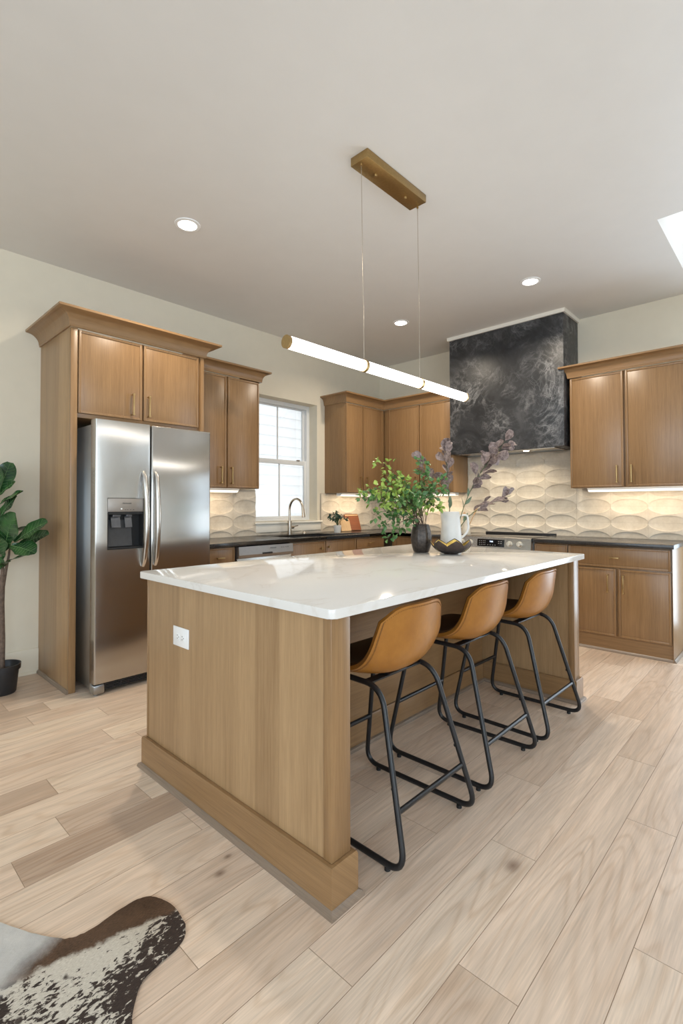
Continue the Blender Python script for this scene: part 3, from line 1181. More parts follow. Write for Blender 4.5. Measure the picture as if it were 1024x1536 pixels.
# range wall, from the corner
base_cabinet('oak corner cabinet between the corner and the range', (0, -0.657, 0), RZ, 0.886,
             [('drawer', 0.05, 0.880, ZD0, ZD1 - 0.006, ('pull', 0.465, 0.79)), ('door', 0.05, 0.46, 0.135, 0.694, ('bar', 0.41, 0.58)), ('door', 0.469, 0.880, 0.135, 0.694, ('bar', 0.52, 0.58))])
base_cabinet('narrow oak drawer cabinet just right of the range', (0, -2.311, 0), RZ, 0.297,
             [('drawer', 0.004, 0.291, ZD0, ZD1 - 0.004, ('pull', 0.148, 0.79)), ('door', 0.004, 0.291, 0.135, 0.694, ('bar', 0.245, 0.57))])
bR = base_cabinet('wide oak base cabinet at the right end below the wall cabinet', (0, -2.6095, 0), RZ, 0.772,
                  [('drawer', 0.004, 0.764, ZD0, ZD1 - 0.004, ('pull', 0.374, 0.785)), ('door', 0.004, 0.378, 0.135, 0.691, ('bar', 0.322, 0.570)), ('door', 0.396, 0.764, 0.135, 0.691, ('bar', 0.437, 0.570))], True)
mb = MB()
mb.box(0.773, 0.776, -BD - 0.019, -0.002, 0.001, 0.879, 0.001)
mb.build('end_panel', oak_z, bR)
mb = MB()
mb.sweep([(0, 0.001), (0.016, 0.001), (0.013, 0.010), (0.004, 0.020), (0, 0.022)],
         [lambda p: (0.0, -BD - p[0], p[1]), lambda p: (0.777 + p[0], -BD - p[0], p[1]), lambda p: (0.777 + p[0], -0.005, p[1])])
mb.build('shoe_moulding', oak_shoe, bR)

# ------------------------------------------------------------------ worktops
SX0, SX1, SY0, SY1 = -2.00, -1.30, -0.56, -0.17


def slab(cells, z0, z1, bev):
    """union of boxes on a grid welded into one slab"""
    mb = MB()
    for c in cells:
        mb.box(c[0], c[1], c[2], c[3], z0, z1)
    bmesh.ops.remove_doubles(mb.bm, verts=mb.bm.verts[:], dist=1e-5)
    mb.bm.verts.index_update()
    seen = {}
    for fc in mb.bm.faces:
        seen.setdefault(tuple(sorted(v.index for v in fc.verts)), []).append(fc)
    bmesh.ops.delete(mb.bm, geom=[fc for l in seen.values() if len(l) > 1 for fc in l], context='FACES')
    bmesh.ops.dissolve_limit(mb.bm, angle_limit=0.01, verts=mb.bm.verts[:], edges=mb.bm.edges[:])
    if bev:
        es = [e_ for e_ in mb.bm.edges if e_.calc_face_angle(0) > 0.5]
        bmesh.ops.bevel(mb.bm, geom=es, offset=bev, segments=2, affect='EDGES', profile=0.5)
    return mb


CF = -0.648
cells = []
xs = [-3.024, SX0, SX1, CF, -0.002]
ys = [CF, SY0, SY1, -0.002]
for i in range(4):
    for j in range(3):
        if i == 1 and j == 1:
            continue
        cells.append((xs[i], xs[i + 1], ys[j], ys[j + 1]))
cells.append((CF, -0.002, -1.543, CF))
tag(slab(cells, 0.8805, CT, 0.004).build('worktop', m_granite), 'black granite worktop running from the refrigerator around the corner to the range', 'worktop')
tag(slab([(CF, -0.002, -3.402, -2.311)], 0.8805, CT, 0.004).build('worktop', m_granite), 'short black granite worktop right of the range', 'worktop')

# sink
sk_ = thing('sink', 'dark undermount sink set in the black worktop below the window', 'sink', ((SX0 + SX1) / 2, (SY0 + SY1) / 2, 0.66))
hx, hy = (SX1 - SX0) / 2 - 0.001, (SY1 - SY0) / 2 - 0.001
m_sink = speckled('dark_composite_sink', (0.02, 0.022, 0.026), 0.4, var=0.2, scale=90)
mb = MB()
w = 0.012
mb.box(-hx, -hx + w, -hy, hy, 0, 0.236)
mb.box(hx - w, hx, -hy, hy, 0, 0.236)
mb.box(-hx + w, hx - w, -hy, -hy + w, 0, 0.236)
mb.box(-hx + w, hx - w, hy - w, hy, 0, 0.236)
mb.box(-hx + w, hx - w, -hy + w, hy - w, 0, w)
mb.build('basin', m_sink, sk_, 0)
MB().cyl((0, 0, w), (0, 0, w + 0.004), 0.045, 24).build('drain', m_nickel, sk_)

# faucet
fa = thing('faucet', 'brushed gooseneck kitchen faucet standing behind the sink', 'faucet', (-1.666, -0.105, CT))
mb = MB()
mb.cyl((0, 0, 0), (0, 0, 0.012), 0.027, 24)
mb.cyl((0, 0, 0.010), (0, 0, 0.145), 0.0225, 24)
mb.build('body', m_nickel, fa)
pts = [(0, 0, 0.14), (0, 0, 0.24)]
for i in range(17):
    a = PI * i / 16 * 0.98
    pts.append((0, -0.105 + 0.105 * math.cos(a), 0.265 + 0.115 * math.sin(a)))
MB().tube(pts, 0.0125, 14).build('spout', m_nickel, fa)
ex = pts[-1]
MB().tube([(0, ex[1], ex[2] + 0.004), (0, ex[1] - 0.006, ex[2] - 0.04), (0, ex[1] - 0.012, ex[2] - 0.085)], [0.0145, 0.0165, 0.019], 16).build('spray_head', m_nickel, fa)
mb = MB()
mb.cyl((0.018, 0, 0.075), (0.055, 0, 0.075), 0.015, 16)
mb.tube([(0.05, 0, 0.078), (0.085, -0.004, 0.088), (0.115, -0.006, 0.092)], [0.007, 0.006, 0.005], 10)
mb.build('lever', m_nickel, fa)
tag(MB().lathe([(0, 0), (0.018, 0), (0.018, 0.006), (0.011, 0.02), (0, 0.022)], 20).build('air_switch', m_nickel, None, loc=(-1.45, -0.10, CT)), 'small round button on the worktop right of the faucet', 'button')

# dishwasher
dw = thing('dishwasher', 'stainless dishwasher between the drawer cabinet and the sink cabinet', 'dishwasher', (-2.701, 0, 0))
DWW = 0.610
MB().box(0.003, DWW - 0.003, -0.575, -0.01, 0.012, 0.872).build('body', m_dkplastic, dw, 0)
mb = MB()
mb.box(0.004, DWW - 0.004, -0.628, -0.576, 0.125, 0.775, 0.006)
dd_ = mb.build('door', m_steel, dw)
mb = MB()
mb.prism([(-0.576, 0.776), (-0.645, 0.776), (-0.655, 0.800), (-0.648, 0.872), (-0.576, 0.872)], lambda a, b, q: (0.004 + q, a, b), DWW - 0.008)
cp = mb.build('control_panel', speckled('satin_control_panel', (0.27, 0.25, 0.23), 0.38, 0.8, var=0.03), dw, 0)
MB().box(0.25, 0.36, -0.660, -0.645, 0.797, 0.812, 0.003).build('latch_recess', m_void, cp)
text_part('FRIGIDAIRE', 0.014, m_dkplastic, cp, 'brand_lettering', Matrix.Translation((0.37, -0.6535, 0.845)) @ Matrix.Rotation(PI / 2, 4, 'X'))
mb = MB()
for q in (0.47, 0.495, 0.52, 0.545):
    mb.cyl((q, -0.645, 0.845), (q, -0.6535, 0.845), 0.004, 10)
mb.build('control_buttons', m_dkplastic, cp)
MB().box(0.004, DWW - 0.004, -0.54, -0.53, 0.005, 0.120).build('toe_plate', m_dkplastic, dw, 0)

# ------------------------------------------------------------------ tile backsplashes


def tile_wall(f, a_lo, a_hi, z_lo, z_hi, a0, z0, skip=None):
    """relief tiles: every tile has a scooped half ellipse along its top and bottom edges; f(a, h, z) -> point"""
    TW, TH = 0.305, 0.1525
    DEP, TK = 0.013, 0.016
    B = TH * 0.462
    g = 0.0009
    mb = MB()
    bm = mb.bm
    ia = math.floor((a_lo - a0) / TW)
    while a0 + ia * TW < a_hi - 1e-4:
        iz = math.floor((z_lo - z0) / TH + 1e-6)
        while z0 + iz * TH < z_hi - 1e-4:
            ta, tz = a0 + ia * TW, z0 + iz * TH
            iz += 1
            A0, A1 = max(ta + g, a_lo), min(ta + TW - g, a_hi)
            Z0, Z1 = max(tz + g, z_lo), min(tz + TH - g, z_hi)
            if A1 - A0 < 0.004 or Z1 - Z0 < 0.004:
                continue
            nc = 28
            cols = []
            ccs = [ta + TW / 2 - TW / 2 * math.cos(PI * i / nc) for i in range(nc + 1)]
            ccs = [A0] + [c for c in ccs if A0 + 0.001 < c < A1 - 0.001] + [A1]
            for ca in ccs:
                xx = (ca - ta - TW / 2) / (TW / 2)
                e_ = math.sqrt(max(0, 1 - xx * xx))
                yb = B * e_
                zz = []
                for q in range(9):
                    t = q / 8
                    zz.append(tz + yb * (1 - (1 - t) ** 1.6))
                for q in range(1, 3):
                    zz.append(tz + yb + (TH - 2 * yb) * q / 3)
                for q in range(9):
                    t = 1 - q / 8
                    zz.append(tz + TH - yb * (1 - (1 - t) ** 1.6))
                row = []
                for z in zz:
                    d = min(z - tz, tz + TH - z)
                    rr = xx * xx + (d / B) ** 2
                    h = TK - DEP * max(0.0, 1 - rr) ** 0.62
                    zc_ = min(max(z, Z0), Z1)
                    row.append(bm.verts.new(f(ca, h, zc_)))
                cols.append(row)
            for p, q in zip(cols, cols[1:]):
                for i in range(len(p) - 1):
                    if (p[i].co - p[i + 1].co).length < 1e-5 and (q[i].co - q[i + 1].co).length < 1e-5:
                        continue
                    try:
                        bm.faces.new((p[i], q[i], q[i + 1], p[i + 1]))
                    except ValueError:
                        pass
        ia += 1
    bmesh.ops.dissolve_degenerate(bm, edges=bm.edges[:], dist=1e-6)
    bmesh.ops.recalc_face_normals(bm, faces=bm.faces[:])
    return mb


def backsplash(label, panels, mapf, grout_boxes):
    t = thing('tile_backsplash', label, 'backsplash')
    mb = MB()
    for (al, ah, zl, zh, a0) in panels:
        s = tile_wall(mapf, al, ah, zl, zh, a0, 0.906)
        mb.merge(s.bm)
    mb.build('tiles', m_tile, t, 22)
    mb = MB()
    for b_ in grout_boxes:
        mb.box(*b_)
    mb.build('grout', m_grout, t, 0)
    return t


Z0T = CT + 0.0008
backsplash('cream relief tiles on the window wall above the sink worktop',
           [(-3.02, WX0 - 0.0, Z0T, UZ0 + 0.007, -2.322 - 0.305 * 3), (WX0, WX1 + 0.047, Z0T, 0.941, -2.322), (WX1 + 0.047, -0.014, Z0T, UZ0 - 0.009, -2.322)],
           lambda a, h, z: (a, -h, z),
           [(-3.02, WX0 - 0.001, -0.003, -0.0005, Z0T, UZ0 + 0.007), (WX0, WX1 + 0.046, -0.003, -0.0005, Z0T, 0.941), (WX1 + 0.047, -0.001, -0.003, -0.0005, Z0T, UZ0 - 0.009)])
# on the range wall "a" grows towards -y
HY0, HY1, HZ0 = 1.3116, 2.5186, 1.7746
backsplash('cream relief tiles on the range wall behind and beside the range',
           [(0.014, HY0, Z0T, UZ0 - 0.009, 1.885 - 0.305 * 7), (HY0, HY1 + 0.026, Z0T, HZ0 - 0.002, 1.885 - 0.305 * 7), (HY1 + 0.026, 3.46, Z0T, UZ0 + 0.003, 1.885 - 0.305 * 7)],
           lambda a, h, z: (-h, -a, z),
           [(-0.003, -0.0005, -HY0, -0.002, Z0T, UZ0 - 0.009), (-0.003, -0.0005, -HY1 - 0.026, -HY0, Z0T, HZ0 - 0.002), (-0.003, -0.0005, -3.46, -HY1 - 0.026, Z0T, UZ0 + 0.003)])

# ------------------------------------------------------------------ range hood
hd = thing('range_hood', 'large black plaster range hood rising to the ceiling', 'range hood', (0, 0, 0))
HD = 0.402
mb = MB()
mb.box(-HD, -0.001, -HY1, -HY0, HZ0, ZC - 0.001, 0.004)
ho = mb.build('hood_box', m_hood, hd)
mb = MB()
mb.box(-HD + 0.025, -0.03, -HY1 + 0.10, -HY0 - 0.10, HZ0 - 0.008, HZ0 - 0.0005, 0.002)
ins = mb.build('filter_insert', m_steel, hd)
for y in (-1.70, -2.11):
    MB().cyl((-0.285, y, HZ0 - 0.0085), (-0.285, y, HZ0 - 0.012), 0.028, 20).build('hood_lamp', m_hoodlamp, ins)
    area('hood_glow', (-0.285, y, HZ0 - 0.02), (0, 0, -1), 0.05, 0.05, 1.6, (1.0, 0.86, 0.66), R(140), 'DISK', hd)
mb = MB()
for y in (-1.55, -1.905, -2.26):
    for i in range(9):
        mb.box(-0.20 + i * 0.017, -0.192 + i * 0.017, y - 0.13, y + 0.13, HZ0 - 0.0095, HZ0 - 0.0082)
mb.build('filter_slats', m_steel_side, ins, 0)
mb = MB()
pr = [(0.0, 0.0), (0.010, 0.0), (0.016, -0.0), (0.018, 0.028), (0.022, 0.034), (0, 0.034)]
mb.sweep(pr, [lambda p: (-0.001, -HY0 + 0.0005 + p[0], ZC - 0.035 + p[1]), lambda p: (-HD - 0.0005 - p[0], -HY0 + 0.0005 + p[0], ZC - 0.035 + p[1]),
              lambda p: (-HD - 0.0005 - p[0], -HY1 - 0.0005 - p[0], ZC - 0.035 + p[1]), lambda p: (-0.001, -HY1 - 0.0005 - p[0], ZC - 0.035 + p[1])])
struct(mb.build('trim_1', m_trim))

# ------------------------------------------------------------------ range
rg = thing('range', 'stainless slide-in range with black glass cooktop under the hood', 'range', (0, -1.546, 0), RZ)
RW = 0.762
mb = MB()
mb.box(0.002, RW - 0.002, -0.620, -0.02, 0.02, 0.905)
mb.build('body', m_steel_side, rg, 0)
MB().box(0.001, RW - 0.001, -0.640, -0.060, 0.9055, 0.919, 0.003).build('cooktop', m_blackgloss, rg)
MB().box(0.004, RW - 0.004, -0.0595, -0.02, 0.9055, 0.934, 0.004).build('rear_vent', m_black, rg)
mb = MB()
mb.prism([(-0.621, 0.790), (-0.672, 0.790), (-0.678, 0.800), (-0.662, 0.912), (-0.641, 0.9185), (-0.621, 0.905)], lambda a, b, q: (0.001 + q, a, b), RW - 0.002)
pn = mb.build('control_panel', m_steel, rg, 0)
tilt = math.atan2(0.016, 0.112)
Mp = Matrix.Translation((0, -0.670, 0.857)) @ Matrix.Rotation(-tilt, 4, 'X')


def panel_box(x0, x1, z0, z1, th):
    t = bmesh.new()
    bmesh.ops.create_cube(t, size=1)
    for v in t.verts:
        v.co = Vector(((x0 + x1) / 2 + v.co.x * (x1 - x0), -th / 2 + v.co.y * th, (z0 + z1) / 2 + v.co.z * (z1 - z0)))
    m_ = MB()
    m_.merge(t, Mp)
    return m_


dsp = panel_box(0.228, 0.505, -0.034, 0.036, 0.003).build('display', m_blackgloss, pn, 0)
text_part('9:08', 0.020, m_led, dsp, 'clock_digits', Mp @ Matrix.Translation((0.375, -0.0035, 0.014)) @ Matrix.Rotation(PI / 2, 4, 'X'))
m_mark = speckled('pale_panel_marks', (0.45, 0.45, 0.45), 0.5, var=0.05)
mb = MB()
for zz in (0.016, -0.002, -0.020):
    for xx in (0.248, 0.268, 0.288, 0.305):
        mb.merge(panel_box(xx, xx + 0.009, zz, zz + 0.004, 0.0036).bm)
mb.build('number_keys', m_mark, dsp, 0)
mb = MB()
for xx in (0.335, 0.36, 0.385, 0.41):
    mb.merge(panel_box(xx, xx + 0.010, -0.020, -0.016, 0.0036).bm)
mb2 = MB()
for zz in (0.016, -0.002):
    for xx in (0.445, 0.468):
        mb2.merge(panel_box(xx, xx + 0.012, zz, zz + 0.004, 0.0036).bm)
mb2.build('timer_keys', m_mark, dsp, 0)
mb.build('button_marks', m_mark, dsp, 0)
m_knob = speckled('pale_metal_knob', (0.72, 0.69, 0.62), 0.3, 0.6, var=0.04)
for xx in (0.06, 0.15, 0.558, 0.655):
    mb = MB()
    t = bmesh.new()
    for r0, r1, ya, yb_ in ((0.028, 0.028, 0, -0.006), (0.023, 0.020, -0.006, -0.032)):
        bmesh.ops.create_cone(t, cap_ends=True, segments=24, radius1=r0, radius2=r1, depth=abs(yb_ - ya),
                              matrix=Matrix.Translation((xx, (ya + yb_) / 2, 0.0)) @ Matrix.Rotation(PI / 2, 4, 'X'))
    mb.merge(t, Mp)
    mb.merge(panel_box(xx - 0.004, xx + 0.004, -0.018, 0.018, 0.038).bm)
    mb.build('knob', m_knob, pn)
mb = MB()
mb.box(0.003, RW - 0.003, -0.655, -0.6205, 0.20, 0.782, 0.006)
od = mb.build('oven_door', m_steel, rg)
MB().box(0.10, RW - 0.10, -0.658, -0.654, 0.32, 0.66).build('oven_window', m_blackgloss, od, 0)
mb = MB()
mb.cyl((0.06, -0.705, 0.735), (RW - 0.06, -0.705, 0.735), 0.012, 16)
for xx in (0.09, RW - 0.09):
    mb.cyl((xx, -0.655, 0.735), (xx, -0.705, 0.735), 0.009, 12)
mb.build('handle', m_nickel_h, od)
MB().box(0.003, RW - 0.003, -0.65, -0.6205, 0.03, 0.192, 0.005).build('storage_drawer', m_steel, rg)

# ------------------------------------------------------------------ island
IX0, IX1, IY0, IY1 = -4.100, -1.811, -3.1225, -1.8444
isl = thing('kitchen_island', 'long oak island with thick end panels and an open side for stools', 'island')
PX = IX0 + 0.030
QX = IX1 - 0.030
PT = 0.085
YF, YB = IY0 + 0.033, IY1 - 0.026
ZT = CT - 0.0305


def end_panel(xo, xi, out):
    """xo outer face, xi inner face; out = -1 when the outer face looks to -x"""
    a, b = min(xo, xi), max(xo, xi)
    mb = MB()
    ins_ = 0.003
    pa, pb = (a + ins_, b - ins_) if True else (a, b)
    mb.box(pa, pb, YF + 0.0362, YB - 0.0122, 0.14, ZT)
    p_ = mb.build('end_panel', oak_band, isl, 0)
    mb = MB()
    mb.box(a, b, YF, YF + 0.036, 0.14, ZT, 0.002)
    mb.build('corner_post', oak_z, p_)
    mb = MB()
    mb.box(a, b, YB - 0.012, YB, 0.14, ZT, 0.002)
    mb.build('edge_strip', oak_z, p_)
    return p_


end_panel(PX, PX + PT, -1)
end_panel(QX, QX - PT, 1)
BPY = -2.470
MB().box(PX + PT + 0.0005, QX - PT - 0.0005, BPY, BPY + 0.018, 0.001, ZT).build('back_panel', oak_x, isl, 0)
MB().box(PX + PT + 0.0005, QX - PT - 0.0005, BPY + 0.0185, YB - 0.024, 0.10, ZT).build('carcass', oak_z, isl, 0)
for i in range(4):
    a = PX + PT + 0.004 + i * (QX - PX - 2 * PT - 0.008) / 4
    b = PX + PT + 0.004 + (i + 1) * (QX - PX - 2 * PT - 0.008) / 4 - 0.004
    mb = MB()
    mb.box(a, b, YB - 0.0235, YB - 0.004, 0.12, ZT - 0.008, 0.002)
    mb.build('door', oak_z, isl)
MB().box(PX + PT, QX - PT, BPY + 0.05, YB - 0.08, 0.001, 0.099).build('toe_kick', oak_x, isl, 0)
MB().box(PX + PT + 0.0005, QX - PT - 0.0005, -3.02, BPY - 0.0005, ZT - 0.02, ZT - 0.0005).build('sub_top', oak_x, isl, 0)


# skirting boards with a shoe moulding wrapped round each end panel
def ring_sweep(mb, prof, pts, closed=True):
    """profile (out, up) swept round a rectangular plan; pts = list of (x, y, nx, ny) with outward corner directions"""
    path = []
    for (x, y, nx, ny) in pts:
        path.append(lambda p, x=x, y=y, nx=nx, ny=ny: (x + nx * p[0], y + ny * p[0], p[1]))
    mb.sweep(prof, path)


SK = [(0.0005, 0.0005), (0.0165, 0.0005), (0.0165, 0.132), (0.0125, 0.140), (0.0005, 0.140)]
SHO = [(0.0170, 0.0005), (0.031, 0.0005), (0.031, 0.007), (0.027, 0.016), (0.0170, 0.021)]
for (a, b, inner) in ((PX, PX + PT, 1), (QX - PT, QX, -1)):
    if inner == 1:
        loop = [(b, BPY - 0.0, 1, -1), (b, YF, 1, -1), (a, YF, -1, -1), (a, YB, -1, 1)]
        loop[0] = (b, BPY - 0.018, 1, 0)
        loop.append((b, YB, 0, 1))
    else:
        loop = [(a, BPY - 0.018, -1, 0), (a, YF, -1, -1), (b, YF, 1, -1), (b, YB, 1, 1), (a, YB, 0, 1)]
    mb = MB()
    ring_sweep(mb, SK, loop)
    s_ = mb.build('skirting_board', oak_y, isl)
    mb = MB()
    ring_sweep(mb, SHO, loop)
    mb.build('shoe_moulding', oak_shoe_y, s_)
# core of the end panels behind the skirting
for a, b in ((PX, PX + PT), (QX - PT, QX)):
    MB().box(a + 0.001, b - 0.001, YF + 0.001, YB - 0.001, 0.0005, 0.1395).build('panel_base', oak_y, isl, 0)
mb = MB()
mb.sweep([(BPY - p, z) for p, z in SK], [lambda p: (PX + PT + 0.0168, p[0], p[1]), lambda p: (QX - PT - 0.0168, p[0], p[1])])
s_ = mb.build('skirting_board', oak_x, isl)
mb = MB()
mb.sweep([(BPY - p, z) for p, z in SHO], [lambda p: (PX + PT + 0.032, p[0], p[1]), lambda p: (QX - PT - 0.032, p[0], p[1])])
mb.build('shoe_moulding', oak_shoe, s_)

mb = MB()
# island worktop with softly rounded corners
rc_ = 0.02
outl = []
for cx, cy, a0 in ((IX1 - rc_, IY1 - rc_, 0), (IX0 + rc_, IY1 - rc_, 90), (IX0 + rc_, IY0 + rc_, 180), (IX1 - rc_, IY0 + rc_, 270)):
    for i in range(7):
        a = R(a0 + 15 * i)
        outl.append((cx + rc_ * math.cos(a), cy + rc_ * math.sin(a)))
mb.prism(outl, lambda a, b, t: (a, b, CT - 0.030 + t), 0.030)
es = [e_ for e_ in mb.bm.edges if abs(e_.verts[0].co.z - e_.verts[1].co.z) < 1e-6]
bmesh.ops.bevel(mb.bm, geom=es, offset=0.003, segments=2, affect='EDGES', profile=0.5)
tag(mb.build('worktop', m_quartz), 'white polished quartz worktop on the oak island', 'worktop')

# outlet on the island end
ol = thing('power_outlet', 'white double power outlet on the end panel of the island', 'outlet', (PX + 0.003, -2.187, 0.660), -PI / 2)
mb = MB()
mb.box(-0.064, 0.064, -0.0055, -0.0002, -0.0415, 0.0415, 0.003)
mb.build('cover_plate', m_plastic, ol)
for x in (-0.020, 0.020):
    mb = MB()
    mb.box(x - 0.0165, x + 0.0165, -0.0075, -0.0055, -0.014, 0.014, 0.004)
    so = mb.build('socket', m_plastic, ol)
    mb = MB()
    mb.box(x - 0.006, x + 0.003, -0.0080, -0.0074, 0.0055, 0.0075)
    mb.box(x - 0.005, x + 0.002, -0.0080, -0.0074, -0.0075, -0.0055)
    mb.cyl((x + 0.009, -0.0074, 0), (x + 0.009, -0.0080, 0), 0.0025, 10)
    mb.build('socket_slots', m_dkplastic, so, 0)

# ------------------------------------------------------------------ bar stools
stool_labels = ['tan leather bar stool nearest the camera, at the near end of the island',
                'tan leather bar stool standing between the two other bar stools',
                'tan leather bar stool farthest from the camera, beside the far end panel']


def make_stool(label, loc):
    t = thing('bar_stool', label, 'bar stool', loc, 0, 'bar stools along the island')
    # seat shell: profile of (y, z) from the front lip to the top of the back, local +Y looks at the island
    prof = [(0.215, 0.590), (0.195, 0.606), (0.15, 0.611), (0.09, 0.607), (0.03, 0.600), (-0.03, 0.596), (-0.08, 0.598), (-0.122, 0.612), (-0.152, 0.640),
            (-0.170, 0.680), (-0.180, 0.725), (-0.188, 0.770), (-0.196, 0.815), (-0.204, 0.862)]
    n = len(prof)
    wid = [0.175, 0.198, 0.210, 0.216, 0.219, 0.221, 0.222, 0.222, 0.220, 0.215, 0.207, 0.198, 0.188, 0.177]
    rise = [0.000, 0.000, 0.006, 0.014, 0.024, 0.036, 0.049, 0.058, 0.058, 0.046, 0.030, 0.018, 0.010, 0.004]
    forw = [0.0, 0.0, 0.0, 0.0, 0.002, 0.005, 0.010, 0.018, 0.027, 0.033, 0.036, 0.036, 0.035, 0.034]

    def cat(arr, s):
        s = max(0, min(len(arr) - 1.0001, s))
        i = int(s)
        f = s - i
        g = lambda k: arr[max(0, min(len(arr) - 1, k))]
        p0, p1, p2, p3 = g(i - 1), g(i), g(i + 1), g(i + 2)
        return 0.5 * (2 * p1 + (p2 - p0) * f + (2 * p0 - 5 * p1 + 4 * p2 - p3) * f * f + (3 * p1 - p0 - 3 * p2 + p3) * f ** 3)
    py = [p[0] for p in prof]
    pz = [p[1] for p in prof]

    def S(u, v):
        au = abs(u)
        s = v * (n - 1)
        smax = (n - 1) - 1.4 * au ** 4.5
        smin = 0.9 * au ** 4
        s = smin + (smax - smin) * v
        w = cat(wid, s)
        # side profile rounds inward at the very top so the corners read as rounded
        y = cat(py, s) + cat(forw, s) * au ** 2.2
        z = cat(pz, s) + cat(rise, s) * au ** 2.4
        return Vector((u * w, y, z))
    NU, NV = 24, 36

    def nrm(u, v):
        e_ = 1e-3
        a = S(min(1, u + e_), v) - S(max(-1, u - e_), v)
        b = S(u, min(1, v + e_)) - S(u, max(0, v - e_))
        return a.cross(b).normalized()

    def sheet(o0, o1, inset):
        mb = MB()
        top, bot = [], []
        for j in range(NV + 1):
            v = inset + (1 - 2 * inset) * j / NV
            ra, rb = [], []
            for i in range(NU + 1):
                u = (-1 + 2 * i / NU) * (1 - inset * 1.4)
                p, q = S(u, v), nrm(u, v)
                ra.append(mb.bm.verts.new(p + q * o0))
                rb.append(mb.bm.verts.new(p + q * o1))
            top.append(ra)
            bot.append(rb)
        for j in range(NV):
            for i in range(NU):
                mb.bm.faces.new((top[j][i], top[j][i + 1], top[j + 1][i + 1], top[j + 1][i]))
                mb.bm.faces.new((bot[j][i], bot[j + 1][i], bot[j + 1][i + 1], bot[j][i + 1]))
        for j in range(NV):
            mb.bm.faces.new((top[j][0], top[j + 1][0], bot[j + 1][0], bot[j][0]))
            mb.bm.faces.new((top[j][NU], bot[j][NU], bot[j + 1][NU], top[j + 1][NU]))
        for i in range(NU):
            mb.bm.faces.new((top[0][i], bot[0][i], bot[0][i + 1], top[0][i + 1]))
            mb.bm.faces.new((top[NV][i], top[NV][i + 1], bot[NV][i + 1], bot[NV][i]))
        return mb
    up_ = 1 if nrm(0, 0.3).z > 0 else -1
    sh = sheet(0.0, -0.016 * up_, 0.0)
    es = [e_ for e_ in sh.bm.edges if e_.calc_face_angle(0) > 1.0]
    bmesh.ops.bevel(sh.bm, geom=es, offset=0.005, segments=2, affect='EDGES', profile=0.5)
    shell = sh.build('seat_shell', m_leather, t, 60)
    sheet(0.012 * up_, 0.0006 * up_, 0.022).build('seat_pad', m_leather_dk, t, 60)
    mb = MB()
    uv = [(-0.96, 0.02 + 0.96 * i / 60) for i in range(61)] + [(-0.96 + 1.92 * i / 30, 0.982) for i in range(1, 30)] + [(0.96, 0.98 - 0.96 * i / 60) for i in range(61)]
    dense = []
    for (ua, va), (ub, vb) in zip(uv, uv[1:]):
        for q in range(2):
            dense.append((ua + (ub - ua) * q / 2, va + (vb - va) * q / 2))
    for i in range(0, len(dense) - 1):
        u, v = dense[i]
        p = S(u, v) - nrm(u, v) * 0.0163 * up_
        q = S(u * 0.975, v) - nrm(u * 0.975, v) * 0.0164 * up_ if abs(u) > 0.955 else S(u, v - 0.008) - nrm(u, v - 0.008) * 0.0164 * up_
        mb.tube([p, q], 0.0007, 5)
    mb.build('stitching', m_stitch, shell, 0)
    # tube frame: one closed loop per side
    for s in (-1, 1):
        loop = [(s * 0.238, -0.302, 0.021), (s * 0.232, 0.262, 0.021), (s * 0.172, 0.160, 0.578), (s * 0.168, -0.150, 0.572)]
        mb = MB()
        mb.tube(fillet(loop, 0.075, 8, True), 0.0105, 12, closed=True)
        o = mb.build('side_frame', m_black, t, 60)
        for y in (-0.226, 0.192):
            MB().lathe([(0, 0), (0.0105, 0), (0.0105, 0.013), (0, 0.013)], 14, (s * 0.2345, y, 0)).build('foot', m_rubber, o)
        mb = MB()
        mb.cyl((s * 0.2150, -0.234, 0.262), (s * 0.200, -0.226, 0.262), 0.006, 10)
        mb.build('rivet', m_black, o)
    mb = MB()
    mb.cyl((-0.2170, -0.2525, 0.190), (0.2170, -0.2525, 0.190), 0.0095, 12)
    mb.build('rear_stretcher', m_black, t)
    mb = MB()
    mb.cyl((-0.207, 0.219, 0.250), (0.207, 0.219, 0.250), 0.0095, 12)
    mb.build('front_stretcher', m_black, t)
    mb = MB()
    mb.box(-0.166, 0.166, 0.085, 0.125, 0.571, 0.578, 0.002)
    mb.box(-0.166, 0.166, -0.095, -0.055, 0.568, 0.575, 0.002)
    mb.box(-0.055, 0.055, -0.10, 0.12, 0.5755, 0.580, 0.002)
    mb.build('seat_bracket', m_black, t)
    return t


st0 = make_stool(stool_labels[0], (-3.585, -2.880, 0))
for i, (x, y, rz) in enumerate(((-2.952, -2.875, R(0.5)), (-2.340, -2.885, R(-0.5)))):
    c = dup_tree(st0)
    c.location = (x, y, 0)
    c.rotation_euler = (0, 0, rz)
    c['label'] = stool_labels[i + 1]

